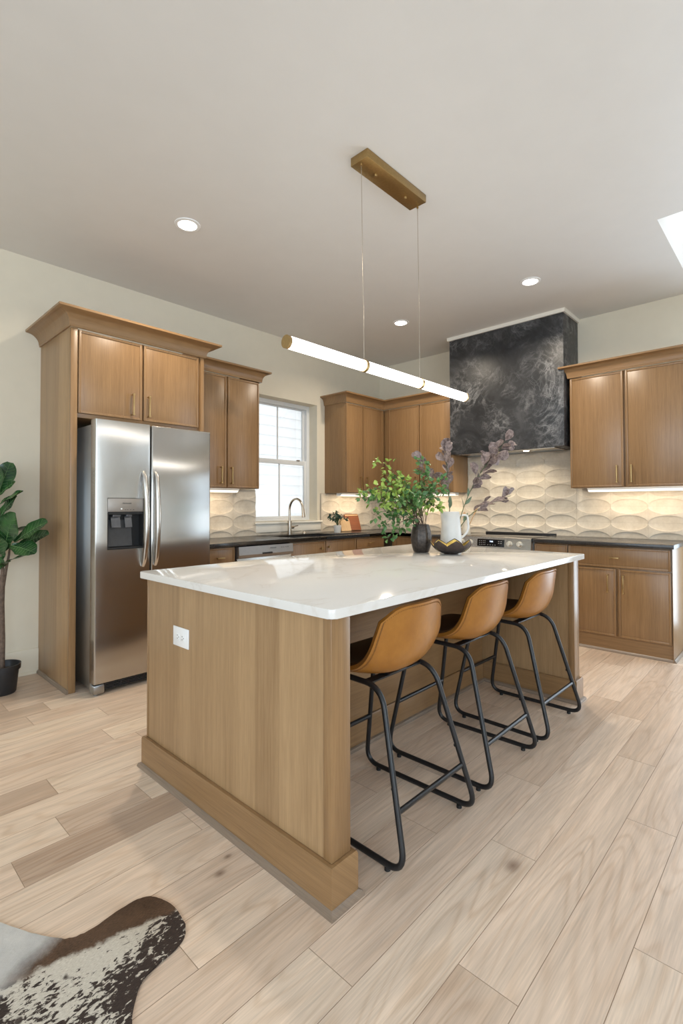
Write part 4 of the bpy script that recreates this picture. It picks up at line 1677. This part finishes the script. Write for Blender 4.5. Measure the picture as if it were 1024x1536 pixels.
# ------------------------------------------------------------------ pendant lamp
PYC = -2.478
pl = thing('pendant_lamp', 'long glowing tube pendant hanging from a brass ceiling plate above the island', 'lamp', (0, PYC, 0))
MB().box(-3.236, -2.702, -0.058, 0.058, ZC - 0.046, ZC - 0.0005, 0.002).build('canopy', m_brass_dk, pl)
PZ = 1.950
for x in (-3.100, -2.830):
    mb = MB()
    mb.lathe([(0, 0), (0.0075, 0), (0.0085, 0.004), (0.0085, 0.012), (0, 0.0122)], 16, (x, 0.0, ZC - 0.0585))
    mb.build('screw', m_brass, pl)
for x in (-3.2, -2.706):
    mb = MB()
    xb = -3.2 if x < -3 else -2.690
    mb.lathe([(0, 0), (0.006, 0), (0.006, 0.012), (0, 0.0122)], 12, (x - (0.018 if x < -3 else 0), 0, ZC - 0.0585))
    mb.build('cord_grip', m_brass, pl)
    MB().cyl((x - (0.018 if x < -3 else 0), 0, ZC - 0.058), (xb, 0, PZ + 0.034), 0.0016, 8).build('cord', m_nickel, pl)
MB().cyl((-3.717, 0, PZ), (-2.172, 0, PZ), 0.0285, 28).build('tube_diffuser', m_tube, pl)
for x in (-3.7325, -2.1715):
    MB().cyl((x, 0, PZ), (x + 0.0148, 0, PZ), 0.0300, 28).build('end_cap', m_brass, pl)
for x in (-3.2, -2.690):
    mb = MB()
    mb.lathe([(0.0289, -0.010), (0.0325, -0.010), (0.0325, 0.010), (0.0289, 0.010), (0.0289, -0.010)], 28)
    bmesh.ops.rotate(mb.bm, verts=mb.bm.verts[:], matrix=Matrix.Rotation(PI / 2, 3, 'Y'))
    bmesh.ops.translate(mb.bm, verts=mb.bm.verts[:], vec=(x, 0, PZ))
    mb.build('ring', m_brass_dk, pl)

# ------------------------------------------------------------------ recessed ceiling lights
for (x, y), lab in (((-3.511, -1.234), 'round recessed ceiling light above the refrigerator end of the aisle'),
                    ((-1.162, -2.523), 'round recessed ceiling light in front of the black range hood'),
                    ((-1.151, -1.208), 'round recessed ceiling light over the corner, between pendant and hood')):
    t = thing('ceiling_light', lab, 'ceiling light', (x, y, ZC), 0, 'recessed ceiling lights')
    MB().lathe([(0.058, -0.0005), (0.082, -0.0005), (0.080, -0.005), (0.060, -0.007), (0.058, -0.0005)], 36).build('trim_ring', m_plastic, t)
    MB().lathe([(0, -0.0045), (0.0575, -0.0045), (0.0575, -0.001), (0, -0.001)], 36).build('lens', m_lamp, t)
    area('ceiling_light_glow', (0, 0, -0.012), (0, 0, -1), 0.11, 0.11, 14, (1.0, 0.87, 0.70), R(150), 'DISK', t)

# ------------------------------------------------------------------ things on the island
AX = Vector((0.685, -0.728, 0))     # sideways across the view from the stools' end
DX = Vector((0.728, 0.685, 0))


def leaf(bm, base, d, n, L, W, fold=0.15, curl=0.15, prof=(0.0, 0.62, 1.0, 0.85, 0.5, 0.0)):
    d = d.normalized()
    n = (n - d * n.dot(d)).normalized()
    s = d.cross(n)
    k = len(prof) - 1
    rows = []
    for i, w in enumerate(prof):
        t = i / k
        c = base + d * (L * t) - n * (curl * L * t * t)
        if w == 0:
            rows.append([bm.verts.new(c)])
        else:
            rows.append([bm.verts.new(c - s * W * w / 2 + n * fold * W * w), bm.verts.new(c), bm.verts.new(c + s * W * w / 2 + n * fold * W * w)])
    for a, b in zip(rows, rows[1:]):
        if len(a) == 1:
            bm.faces.new((a[0], b[1], b[0]))
            bm.faces.new((a[0], b[2], b[1]))
        elif len(b) == 1:
            bm.faces.new((a[0], a[1], b[0]))
            bm.faces.new((a[1], a[2], b[0]))
        else:
            bm.faces.new((a[0], a[1], b[1], b[0]))
            bm.faces.new((a[1], a[2], b[2], b[1]))


def bez(p0, p1, p2, n):
    return [p0 * (1 - t) ** 2 + p1 * 2 * t * (1 - t) + p2 * t * t for t in [i / n for i in range(n + 1)]]


def rvec():
    while True:
        v = Vector((random.uniform(-1, 1), random.uniform(-1, 1), random.uniform(-1, 1)))
        if 0.1 < v.length < 1:
            return v.normalized()


VB = Vector((-2.400, -2.285, CT))
vs = thing('vase', 'dark bronze ribbed vase holding the green branches on the island', 'vase', VB)
mb = MB()
prof = [(0, 0.0005), (0.046, 0.0005), (0.052, 0.006), (0.060, 0.035), (0.0675, 0.075), (0.068, 0.100), (0.064, 0.135), (0.056, 0.165), (0.050, 0.183), (0.0465, 0.183), (0.052, 0.160), (0.062, 0.10), (0.05, 0.02), (0, 0.012)]
SEG = 96
mb.lathe(prof, SEG)
for v in mb.bm.verts:
    rr = math.hypot(v.co.x, v.co.y)
    if rr > 0.04 and 0.01 < v.co.z < 0.175:
        a = math.atan2(v.co.y, v.co.x)
        k = 1 + 0.012 * math.cos(a * 24)
        v.co.x *= k
        v.co.y *= k
mb.build('vase_body', m_vase, vs, 60)

gr = thing('green_branches', 'leafy green branches spilling out of the dark vase', 'plant', VB + Vector((0, 0, 0.14)))
random.seed(5)
tips = [(-.383, 1.281, 0), (-.40, 1.325, .03), (-.266, 1.495, .02), (-.318, 1.165, -.04), (-.21, 1.025, -.05), (-.15, 1.055, -.08), (-.253, 1.085, 0), (-.187, 1.38, .05),
        (-.11, 1.36, -.05), (-.31, 1.33, -.08), (-.255, 1.237, -.1), (.02, 1.507, .04), (.05, 1.42, .1), (.126, 1.32, .02), (.155, 1.375, .05), (.10, 1.215, -.04),
        (-.06, 1.30, .12), (-.20, 1.31, .12), (-.03, 1.27, -.12), (-.30, 1.24, .1), (-.15, 1.25, -.14), (.03, 1.33, .0), (.07, 1.27, .1), (-.10, 1.22, .16), (-.35, 1.29, .1),
        (-.22, 1.42, -.03), (-.14, 1.33, .0), (-.09, 1.29, -.03), (-.24, 1.28, .05), (.0, 1.21, .08), (-.18, 1.19, .07)]
mbs, mpale, mmid = MB(), MB(), MB()
for i, (a, z, dd) in enumerate(tips):
    p0 = AX * random.uniform(-.03, .03) + DX * random.uniform(-.025, .025)
    p2 = AX * a + DX * dd + Vector((0, 0, z - CT - 0.14))
    p1 = AX * a * 0.45 + DX * dd * 0.45 + Vector((0, 0, max(p2.z * 0.75 + 0.10, 0.17)))
    st_ = bez(p0, p1, p2, 12)
    mbs.tube(st_, [0.0022 - 0.0014 * k / 12 for k in range(13)], 5)
    pale = a < -0.08 and z > 1.2 and random.random() < 0.75 or random.random() < 0.12
    for k in range(5, 13):
        p = st_[k]
        dr_ = (st_[k] - st_[k - 1]).normalized()
        for q in range(3 if k < 12 else 4):
            d = (dr_ * 0.45 + rvec() * 0.9 + Vector((0, 0, -0.1))).normalized()
            # short twig with leaves
            tw = p + d * random.uniform(0.012, 0.05)
            mbs.tube([p, tw], 0.0006, 4)
            for w_ in range(random.choice((1, 2, 2))):
                dl = (d + rvec() * 0.7).normalized()
                L = random.uniform(0.024, 0.043)
                leaf((mpale if pale else mmid).bm, tw, dl, Vector((0, 0, 1)) * 0.6 - DX * 0.5 + rvec() * 0.6, L, L * random.uniform(0.55, 0.75))
mbs.build('stems', m_stem, gr, 60)
mpale.build('pale_foliage', m_leaf_pale, gr, 60)
mmid.build('dark_foliage', m_leaf_mid, gr, 60)

# lotus bowl
bw = thing('lotus_bowl', 'dark brown petal-edged bowl lined with gold on the island worktop', 'bowl', (-2.372, -2.492, CT))


def petal(a0, half, lift):
    mb = MB()
    NR, NA = 8, 10
    lin = MB()
    for mbx, off in ((mb, 0.0), (lin, 0.0032)):
        outer = []
        for j in range(NR + 1):
            t = j / NR
            row = []
            for i in range(NA + 1):
                s = -1 + 2 * i / NA
                # petal edge: pointed tip
                tt = t * (1 - 0.22 * abs(s) ** 1.05 * t) * (1.0 if off == 0 else 0.93)
                r_ = 0.030 + 0.098 * math.sin(tt * PI / 2 * 0.98) + lift
                z = 0.004 + 0.088 * (1 - math.cos(tt * PI / 2 * 0.95)) + 0.004 * (1 - s * s)
                an = a0 + half * s * (0.75 + 0.25 * math.sin(PI * t))
                row.append(Vector(((r_ - off) * math.cos(an), (r_ - off) * math.sin(an), z + off * 0.8)))
            outer.append(row)
        th = 0.0020
        A = [[mbx.bm.verts.new(p) for p in row] for row in outer]
        B_ = [[mbx.bm.verts.new(p - Vector((p.x, p.y, 0)).normalized() * th * (0.5 if off else 1.0) + Vector((0, 0, th * 0.6))) for p in row] for row in outer]
        for j in range(NR):
            for i in range(NA):
                mbx.bm.faces.new((A[j][i], A[j][i + 1], A[j + 1][i + 1], A[j + 1][i]))
                mbx.bm.faces.new((B_[j][i], B_[j + 1][i], B_[j + 1][i + 1], B_[j][i + 1]))
        for j in range(NR):
            mbx.bm.faces.new((A[j][0], A[j + 1][0], B_[j + 1][0], B_[j][0]))
            mbx.bm.faces.new((A[j][NA], B_[j][NA], B_[j + 1][NA], A[j + 1][NA]))
        for i in range(NA):
            mbx.bm.faces.new((A[0][i], B_[0][i], B_[0][i + 1], A[0][i + 1]))
            mbx.bm.faces.new((A[NR][i], A[NR][i + 1], B_[NR][i + 1], B_[NR][i]))
    p_ = mb.build('petal', m_bowl, bw, 50)
    lin.build('gold_lining', m_gold, p_, 50)


MB().lathe([(0, 0.0004), (0.042, 0.0004), (0.046, 0.004), (0.04, 0.009), (0, 0.009)], 32).build('base', m_bowl, bw)
for k in range(7):
    petal(2 * PI * k / 7 + 0.35, 0.56, 0.0 if k % 2 else 0.004)

# white jug
JB = Vector((-2.090, -2.325, CT))
jg = thing('jug', 'tall white ceramic jug behind the lotus bowl, holding mauve branches', 'jug', JB)
mb = MB()
mb.lathe([(0, 0.0005), (0.071, 0.0005), (0.0745, 0.006), (0.073, 0.08), (0.065, 0.18), (0.0585, 0.262), (0.056, 0.265), (0.0535, 0.262), (0.060, 0.18), (0.068, 0.05), (0.06, 0.012), (0, 0.010)], 48)
for v in mb.bm.verts:      # pouring lip
    if v.co.z > 0.19:
        k = (v.co.z - 0.19) / 0.075
        c_ = Vector((v.co.x, v.co.y, 0)).normalized().dot(-AX)
        if c_ > 0.75:
            v.co += -AX * 0.018 * k * ((c_ - 0.75) / 0.25)
mb.build('jug_body', m_ceramic, jg, 60)
pts = fillet([AX * 0.060 + Vector((0, 0, 0.235)), AX * 0.115 + Vector((0, 0, 0.245)), AX * 0.125 + Vector((0, 0, 0.13)), AX * 0.068 + Vector((0, 0, 0.075))], 0.05, 8)
MB().tube(pts, 0.0075, 12).build('handle', m_ceramic, jg, 60)

random.seed(21)
SPR = [  # tip (sideways, height, depth), start of leaves, leaf count, label
    ((-.035, 1.635, .02), .42, 17, 'mauve leafy branch standing upright in the white jug'),
    ((-.215, 1.545, .08), .62, 10, 'mauve leafy branch leaning left in the white jug, behind the green branches'),
    ((.355, 1.635, -.02), .42, 36, 'large mauve leafy branch leaning up to the right in the white jug'),
    ((.43, 1.290, .02), .42, 12, 'low mauve leafy branch reaching right from the white jug, over the range')]
JT = JB + Vector((0, 0, 0.16))
for (a, z, dd), s0, cnt, lab in SPR:
    t = thing('mauve_branch', lab, 'branch', JT, 0, 'mauve branches in the white jug')
    ms, ml, mg = MB(), MB(), MB()
    p0 = AX * (a * 0.10) + DX * dd * 0.2 - Vector((0, 0, 0.06))
    p2 = AX * a + DX * dd + Vector((0, 0, z - JT.z))
    up1 = 0.36 if z > 1.4 else 0.22
    p1 = AX * a * (0.32 if z > 1.4 else 0.25) + DX * dd * 0.4 + Vector((0, 0, (z - JT.z) * (0.58 if z > 1.4 else 1.0)))
    if a > 0.3 and z < 1.4:
        p1 = AX * 0.10 + Vector((0, 0, 0.13))
    path = bez(p0, p1, p2, 24)
    ms.tube(path, [0.0036 - 0.0022 * k / 24 for k in range(25)], 7)
    for q in range(cnt):
        tq = s0 + (1 - s0) * (q + 0.5) / cnt
        k = min(23, int(tq * 24))
        f_ = tq * 24 - k
        p = path[k].lerp(path[k + 1], f_)
        dr_ = (path[k + 1] - path[k]).normalized()
        sd = rvec()
        d = (dr_ * 0.95 + sd * 0.75 + Vector((0, 0, .12))).normalized()
        L = random.uniform(0.062, 0.100) * (1.0 if tq < 0.9 else 0.85)
        st_ = p + d * random.uniform(0.004, 0.03 if cnt < 30 else 0.055)
        ms.tube([p, st_], 0.0012, 5)
        leaf(ml.bm, st_, d, rvec() + Vector((0, 0, .5)) - DX * 0.5, L, L * random.uniform(0.55, 0.8), 0.25, 0.25, (0.0, 0.42, 0.78, 1.0, 0.92, 0.55))
    for q in range(3 if z > 1.4 else 1):
        k = int(24 * (s0 - 0.16 + 0.07 * q))
        dr_ = (path[k + 1] - path[k]).normalized()
        leaf(mg.bm, path[k], (dr_ + rvec() * 0.45).normalized(), rvec() - DX, random.uniform(.06, .085), 0.026, 0.15, 0.1)
    ms.build('stem', m_stem_g, t, 60)
    ml.build('leaves', m_mauve, t, 60)
    mg.build('lower_leaves', m_leaf_silver, t, 60)

# ------------------------------------------------------------------ things on the back worktop
cr_ = thing('utensil_crock', 'small cream crock of wooden utensils on the worktop left of the range', 'crock', (-0.345, -1.470, CT))
MB().lathe([(0, 0.0005), (0.046, 0.0005), (0.048, 0.006), (0.040, 0.06), (0.035, 0.125), (0.037, 0.138), (0.032, 0.138), (0.031, 0.12), (0.038, 0.02), (0, 0.012)], 32).build('crock_body', m_cream, cr_, 60)


def utensil(name, label, off, ang, L, kind):
    t = thing(name, label, 'utensil', Vector((-0.345, -1.470, CT + 0.020)) + off, 0, 'wooden utensils in the crock')
    d = AX * math.sin(ang) + Vector((0, 0, math.cos(ang)))
    mb = MB()
    mb.tube([Vector((0, 0, 0)), d * (L * 0.55), d * (L * 0.74)], [0.004, 0.0045, 0.005], 8)
    s = AX * math.cos(ang) - Vector((0, 0, math.sin(ang)))
    n_ = d.cross(s)
    wd = 0.021 if kind == 'spoon' else 0.014
    rows = []
    for i in range(9):
        tt = i / 8
        w_ = wd * (math.sin(PI * (0.12 + 0.80 * tt)) if kind == 'spoon' else 0.55 + 0.45 * tt)
        c = d * (L * (0.72 + 0.28 * tt))
        rows.append([mb.bm.verts.new(c + s * w_ * math.cos(2 * PI * k / 10) + n_ * 0.004 * math.sin(2 * PI * k / 10)) for k in range(10)])
    for a, b in zip(rows, rows[1:]):
        for k in range(10):
            mb.bm.faces.new((a[k], a[(k + 1) % 10], b[(k + 1) % 10], b[k]))
    mb.bm.faces.new(rows[0][::-1])
    mb.bm.faces.new(rows[-1])
    mb.build('utensil_body', m_spoon, t, 60)


utensil('wooden_spoon', 'upright wooden spoon with a pale round bowl in the cream crock', AX * -0.008, -0.05, 0.215, 'spoon')
utensil('wooden_spatula', 'brown wooden spatula leaning right in the cream crock', AX * 0.004 + DX * 0.01, 0.42, 0.285, 'spatula')

sp = thing('potted_plant', 'small blue-green plant in a white pot on the worktop near the corner', 'plant', (-1.075, -0.250, CT))
MB().lathe([(0, 0.0005), (0.036, 0.0005), (0.039, 0.006), (0.043, 0.085), (0.039, 0.085), (0.036, 0.07), (0, 0.07)], 32).build('pot', m_ceramic, sp, 50)
random.seed(8)
ms, ml = MB(), MB()
for i in range(26):
    a = random.uniform(0, 2 * PI)
    rr = random.uniform(0.02, 0.10)
    p2 = Vector((rr * math.cos(a), rr * math.sin(a), random.uniform(0.165, 0.235) - rr * 0.25))
    ms.tube(bez(Vector((0, 0, 0.068)), Vector((p2.x * 0.3, p2.y * 0.3, p2.z)), p2, 5), 0.0018, 5)
    for k in range(5):
        leaf(ml.bm, p2, (rvec() + Vector((p2.x, p2.y, 0.02)) * 6).normalized(), Vector((0, 0, 1)) + rvec() * 0.5, random.uniform(.028, .042), random.uniform(.022, .030), 0.12, 0.2)
ms.build('stems', m_stem_g, sp, 60)
ml.build('leaves', m_succ, sp, 60)


def board(label, x0, x1, yb, h, lean, mat, top_r, name='cutting_board', stripe=False):
    t = thing(name, label, 'cutting board', ((x0 + x1) / 2, yb, CT + 0.0004))
    w_ = (x1 - x0) / 2
    mb = MB()
    out = [(-w_, 0), (w_, 0)]
    for i in range(7):
        a = PI / 2 * i / 6
        out.append((w_ * 0.94 - top_r + top_r * math.cos(a), h - top_r + top_r * math.sin(a)))
    for i in range(7):
        a = PI / 2 + PI / 2 * i / 6
        out.append((-w_ * 0.94 + top_r + top_r * math.cos(a), h - top_r + top_r * math.sin(a)))
    mb.prism(out, lambda a, b, q: (a, b * math.sin(lean) + q * math.cos(lean), b * math.cos(lean) - (q - 0.018) * math.sin(lean)), 0.018)
    es = [e_ for e_ in mb.bm.edges if e_.calc_face_angle(0) > 1.0]
    bmesh.ops.bevel(mb.bm, geom=es, offset=0.003, segments=2, affect='EDGES', profile=0.5)
    mb.build('board', mat, t)
    if stripe:
        mb = MB()
        mb.prism([(-w_ * 0.9, h - 0.022), (w_ * 0.9, h - 0.022), (w_ * 0.9, h - 0.008), (-w_ * 0.9, h - 0.008)],
                 lambda a, b, q: (a, b * math.sin(lean) + q * math.cos(lean) - 0.0006, b * math.cos(lean) - (q - 0.018) * math.sin(lean)), 0.003)
        mb.build('pale_inlay', m_maple, t, 0)


board('dark red-brown cutting board leaning on the tiles near the corner', -0.735, -0.470, -0.085, 0.205, R(15), m_cherry, 0.02, stripe=True)
board('pale wood cutting board leaning in front of the red-brown one', -0.895, -0.725, -0.150, 0.160, R(14), m_maple, 0.045)

# ------------------------------------------------------------------ fiddle leaf fig
FG = Vector((-4.302, -0.290, 0))
fg = thing('potted_fig_tree', 'fiddle-leaf fig with a slim trunk in a black pot at the left wall', 'plant', FG)
MB().lathe([(0, 0.0005), (0.078, 0.0005), (0.082, 0.006), (0.096, 0.150), (0.106, 0.152), (0.108, 0.186), (0.101, 0.186), (0.099, 0.158), (0.09, 0.14), (0, 0.14)], 40).build('pot', m_pot, fg, 40)
MB().lathe([(0, 0.150), (0.05, 0.150), (0.092, 0.143), (0.092, 0.141), (0, 0.141)], 32).build('soil', m_soil, fg)
mb = MB()
mb.tube([(0, 0, 0.145), (0.002, 0, 0.35), (-0.004, 0, 0.58), (0, 0, 0.775)], [0.018, 0.0165, 0.016, 0.015], 12)
mb.tube([(0, 0, 0.77), (-0.004, 0.004, 0.88), (-0.03, 0, 1.02), (-0.02, 0, 1.2)], [0.013, 0.009, 0.008, 0.005], 8)
mb.tube([(0.004, 0, 0.70), (0.016, -0.006, 0.80), (0.032, -0.01, 0.90), (0.04, -0.01, 1.0)], [0.011, 0.009, 0.007, 0.004], 8)
mb.build('trunk', m_bark, fg, 60)
random.seed(3)


def fig_leaf(ml, mv, base, tip, n, W, cup=0.12):
    d = tip - base
    L = d.length
    d.normalize()
    n = (n - d * n.dot(d)).normalized()
    s = d.cross(n)
    NJ, NI = 12, 8
    shape = lambda t: max(0.0, math.sin(PI * min(1, t * 0.93 + 0.03)) ** 0.75) * (0.62 + 0.55 * t) * (1 - 0.14 * math.exp(-((t - 0.38) / 0.1) ** 2))
    ph = random.uniform(0, 6)
    rows = []
    P = lambda t, q: base + d * (L * t) - n * (0.16 * L * (t - 0.3) ** 2) + s * (q * W / 2 * shape(t)) + n * (cup * W * q * q * 0.6 + 0.005 * math.sin(t * 13 + ph + q * 1.5) * abs(q))
    for j in range(NJ + 1):
        t = j / NJ
        rows.append([ml.bm.verts.new(P(t, -1 + 2 * i / NI)) for i in range(NI + 1)])
    for a, b in zip(rows, rows[1:]):
        for i in range(NI):
            ml.bm.faces.new((a[i], a[i + 1], b[i + 1], b[i]))
    up_ = n * 0.0015
    mv.tube([P(j / 10 * 0.98, 0) + up_ for j in range(11)], [0.0022 - 0.0016 * j / 10 for j in range(11)], 5)
    for j in range(2, 9):
        for q in (-1, 1):
            mv.tube([P(j / 10, 0) + up_, P(min(1, j / 10 + 0.05), q * 0.4) + up_, P(min(1, j / 10 + 0.10), q * 0.8) + up_], 0.0007, 4)


def LP(px, py, dd=0.0):      # sideways, height, depth about the trunk
    a = (px - 4) / 228
    return AX * a + DX * dd + Vector((0, 0, 1.2233 - (py - 758) / 228))


UPV = Vector((0, 0, 1))
FL = [  # base, tip, normal, width (from the stem outwards)
    (LP(6, 826), LP(26, 768, -.06), -DX + UPV * .3 - AX * .2, .15),
    (LP(24, 812, -.02), LP(71, 779, -.03), -DX * .7 + UPV * .8, .115),
    (LP(22, 818, .04), LP(64, 798, .05), -DX * .6 + UPV * .8, .11),
    (LP(24, 816, -.05), LP(66, 824, -.10), -DX * .6 + UPV * .8, .105),
    (LP(8, 842, 0), LP(44, 828, .04), UPV * .9 - DX * .1, .06),
    (LP(-2, 776, 0), LP(24, 742, -.02), -DX * .7 + UPV * .5 - AX * .3, .10),
    (LP(-4, 757, 0), LP(36, 734, -.04), UPV * .8 - DX * .5, .07),
    (LP(-6, 745, 0), LP(19, 720, .0), -DX * .5 + UPV * .7, .075),
    (LP(2, 840, 0), LP(-3, 800, -.05), -DX, .12), (LP(-4, 830), LP(-50, 800, -.03), -DX + UPV * .6, .13), (LP(-6, 810), LP(-45, 830, .06), -DX + UPV * .6, .12),
    (LP(-6, 790), LP(-52, 765, .03), -DX * .7 + UPV, .13), (LP(-6, 770), LP(-40, 725, -.03), -DX + UPV * .3, .13), (LP(-6, 750), LP(-20, 690, .02), -DX, .12),
    (LP(-4, 740), LP(4, 690, .06), -DX + AX * .3, .10), (LP(0, 800, .05), LP(30, 790, .20), UPV - AX * .3, .12), (LP(-4, 780, .05), LP(-30, 770, .2), UPV, .12),
    (LP(-4, 780, -.02), LP(-20, 790, -.2), UPV * .9 - DX * .5, .13), (LP(0, 830, 0), LP(8, 850, -.05), -DX, .05),
    (LP(4, 850, 0), LP(20, 838, -.10), UPV - DX * .4, .07)]
for b_, t_, n_, w_ in FL:
    ml, mv = MB(), MB()
    fig_leaf(ml, mv, b_, t_, n_, w_ * 1.4)
    lo = ml.build('leaf', m_fig, fg, 60)
    mv.build('leaf_veins', m_fig_vein, lo, 60)

# ------------------------------------------------------------------ cowhide rug
HO = Vector((-4.62, -2.78, 0.0))
rug = None
out = [(-4.80, -2.36), (-4.765, -2.414), (-4.725, -2.50), (-4.687, -2.566), (-4.655, -2.612), (-4.621, -2.632), (-4.57, -2.632), (-4.50, -2.622), (-4.438, -2.626), (-4.408, -2.66), (-4.394, -2.70), (-4.390, -2.76),
       (-4.402, -2.826), (-4.44, -2.862), (-4.50, -2.872), (-4.555, -2.886), (-4.595, -2.925), (-4.626, -2.975), (-4.66, -3.06), (-4.70, -3.2), (-4.78, -3.40), (-4.80, -3.58), (-4.90, -3.72), (-5.02, -3.68), (-5.10, -3.52),
       (-5.35, -3.46), (-5.70, -3.50), (-6.05, -3.62), (-6.25, -3.85), (-6.42, -3.80), (-6.40, -3.50), (-6.35, -3.10), (-6.45, -2.75), (-6.38, -2.35), (-6.45, -2.05), (-6.30, -1.95), (-6.10, -2.12), (-5.80, -2.28), (-5.45, -2.30),
       (-5.25, -2.10), (-5.12, -1.85), (-4.98, -1.80), (-4.90, -1.92), (-4.90, -2.15), (-4.85, -2.28)]
ang = math.atan2(-2.72 - (-2.72), 1)      # the leg points along +x
mb = MB()
sm = []
for i in range(len(out)):
    p0, p1, p2, p3 = [Vector(out[(i + k) % len(out)]) for k in (-1, 0, 1, 2)]
    for q in range(4):
        t = q / 4
        sm.append(0.5 * (2 * p1 + (p2 - p0) * t + (2 * p0 - 5 * p1 + 4 * p2 - p3) * t * t + (3 * p1 - p0 - 3 * p2 + p3) * t ** 3))
random.seed(2)
ring0 = [Vector((p.x - HO.x + random.uniform(-.0015, .0015), p.y - HO.y + random.uniform(-.0015, .0015))) for p in sm]
mb.prism([(p.x, p.y) for p in ring0], lambda a, b, t: (a, b, 0.0008 + t), 0.0062)
es = [e_ for e_ in mb.bm.edges if e_.verts[0].co.z > 0.005 and e_.verts[1].co.z > 0.005]
bmesh.ops.bevel(mb.bm, geom=es, offset=0.003, segments=2, affect='EDGES', profile=0.6)
rug = mb.build('cowhide_rug', m_hide, None, 40, HO)
tag(rug, 'dark brown and white speckled cowhide rug lying on the oak floor', 'rug')
